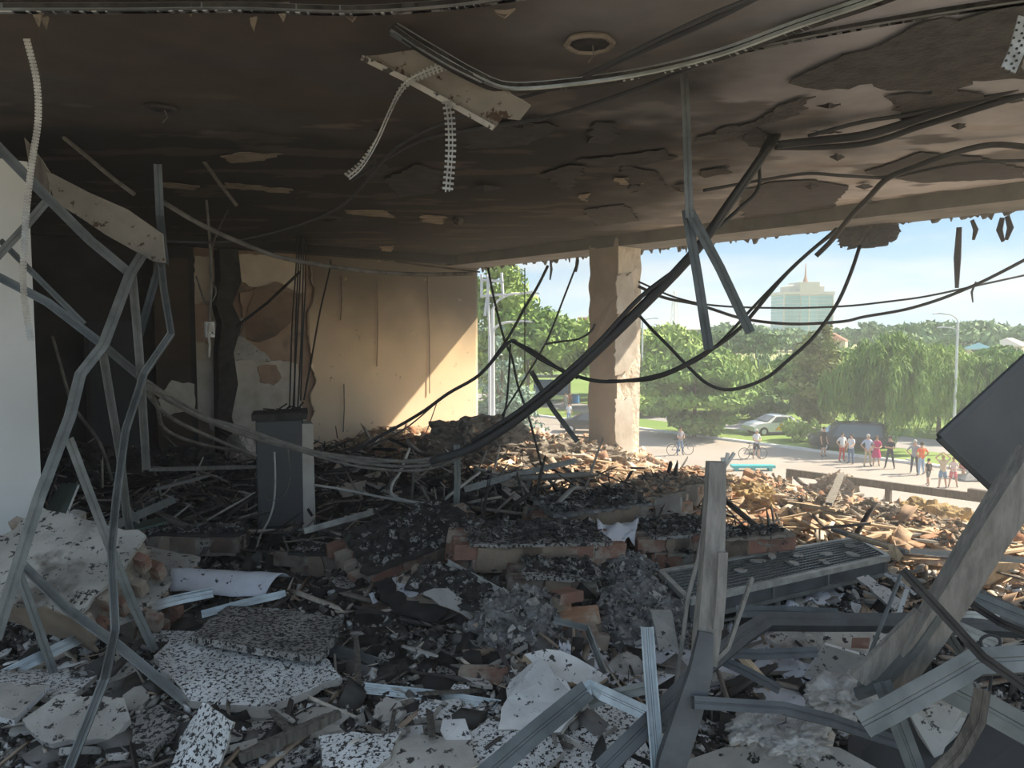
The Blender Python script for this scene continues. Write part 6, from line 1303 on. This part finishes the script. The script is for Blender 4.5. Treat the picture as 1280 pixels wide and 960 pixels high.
tag(MB().sweep(px_line([(870,850,2.85),(910,810,2.9),(940,722,3.1)], 3), [(-.008,-.006),(.008,-.006),(.008,.006),(-.008,.006)], up=fh).build('thin_strip', 'grey_wood'), 'thin strip rising right of the standing post', 'strip')
# leaning beam with board at the right
T = thing('leaning_beam', 'thick grey beam leaning from the right edge into the rubble', 'beam', P(1085, 905, 2.75))
MB().sweep(px_line([(1300,568,2.45),(1240,660,2.5),(1188,745,2.58),(1160,790,2.62),(1115,858,2.7)], 2.5), [(-.052,-.035),(.052,-.035),(.052,.035),(-.052,.035)], up=fh, scale=[1.1,1.05,1,.95,.8]).build('shaft', 'grey_wood', T)
MB().sweep(px_line([(1160,770,2.62),(1125,812,2.66),(1082,856,2.7)], 2.6), [(-.065,-.012),(.065,-.012),(.065,.012),(-.065,.012)], up=fh, scale=[.8,1,1.05]).build('board', 'grey_wood', T)
MB().sweep(px_line([(1172,768,2.58),(1142,812,2.62),(1102,856,2.66),(1070,868,2.7)], 2.6), [(-.012,-.02),(.012,-.02),(.012,.02),(-.012,.02)], up=fh).build('edge_strip', 'galvanised_dull', T)
stud('burnt black pipe crossing in front of the leaning beam', [(1128,712,2.5),(1165,752,2.42),(1200,790,2.36),(1229,822,2.32),(1300,872,2.25)], .03, .02, face=-1, m='char_plain', name='burnt_pipe', cat='pipe')
stud('second burnt strip behind the leaning beam', [(1194,738,3.0),(1222,760,2.95),(1250,778,2.9),(1300,800,2.85)], .03, .02, face=-1, m='char_plain', name='burnt_pipe', cat='pipe')
stud('dark profile standing behind the plaster sheet at lower right', [(1228,862,2.5),(1222,900,2.5),(1200,940,2.5),(1165,975,2.5)], .05, .03, face=-1, m='burnt_wood', name='burnt_pipe', cat='pipe')
tag(MB().tube(smooth_line(px_line([(1127,716,2.9),(1112,755,2.85),(1092,806,2.8),(1073,858,2.8)], 2.8)), .008, 6).build('rod', 'galvanised_dull'), 'thin bent rod rising left of the leaning beam', 'rod')
tag(MB().tube(smooth_line(px_line([(1229,812,3),(1226,800,3),(1236,794,3),(1248,797,3),(1250,806,3),(1243,812,3),(1240,840,3.05),(1236,870,3.1)], 3)), .006, 6).build('wire_loop', 'cable_black'), 'small wire loop at the right edge', 'wire')
# rotated black panel
Dp = 2.66; pn = [P(1178,547,Dp), P(1288,446,Dp), P(1372,520,Dp), P(1256,622,Dp)]
T = thing('black_panel', 'square black panel standing on its corner at the right edge', 'panel', pn[3])
n_ = (pn[1] - pn[0]).cross(pn[3] - pn[0]).normalized(); n_ = n_ if n_.dot(fh) > 0 else -n_
o_ = [p for p in pn] + [p + n_ * .03 for p in pn]
MB().add(o_, [(0,1,2,3),(7,6,5,4),(0,1,5,4),(1,2,6,5),(2,3,7,6),(3,0,4,7)]).build('sheet', 'black_panel', T)
m_ = MB()
for a, b in ((0,1),(1,2),(2,3),(3,0)): m_.tube([pn[a] + n_ * .015, pn[b] + n_ * .015], .017, 6)
m_.build('edge_trim', 'black_panel', T)
# dark sheet put in for the shaded void at bottom right
sheet('black_sheet', 'dark blue black sheet put in as the shaded void in the bottom right corner', 'membrane', [(1060,925,.30),(1130,880,.40),(1215,870,.50),(1300,900,.55),(1300,1010,.40),(1060,1010,.2)], .01, ('black_panel', 'black_panel'), .3, .003)
# parapet railing at the open edge
xr = 9.22; a = Xp(984, 590, xr); b = Xp(1252, 626, xr)
T = thing('parapet_railing', 'dark brown steel railing along the open edge', 'railing', Xp(986, 603, xr))
MB().sweep([a, b, b + (b - a) * .25], [(-.025,-.045),(.025,-.045),(.025,.045),(-.025,.045)]).build('top_rail', 'burnt_rail' if 'burnt_rail' in MATS else 'burnt_wood', T)
for px, py in ((987, 604), (1125, 622), (1240, 640)):
    p = a.lerp(b, (px - 984) / 268); MB().box((-.03, -.03, -.42), (.03, .03, 0), M=Matrix.Translation(p)).build('post', 'burnt_wood', T)
MB().sweep([a.lerp(b, .04) - V(0, 0, .05), a.lerp(b, .20) - V(0, 0, .32)], [(-.02,-.02),(.02,-.02),(.02,.02),(-.02,.02)]).build('brace', 'burnt_wood', T)
MB().box((-.04, -.11, 0), (.04, .11, .09), M=Matrix.Translation(a.lerp(b, .915))).build('bracket', 'burnt_wood', T)
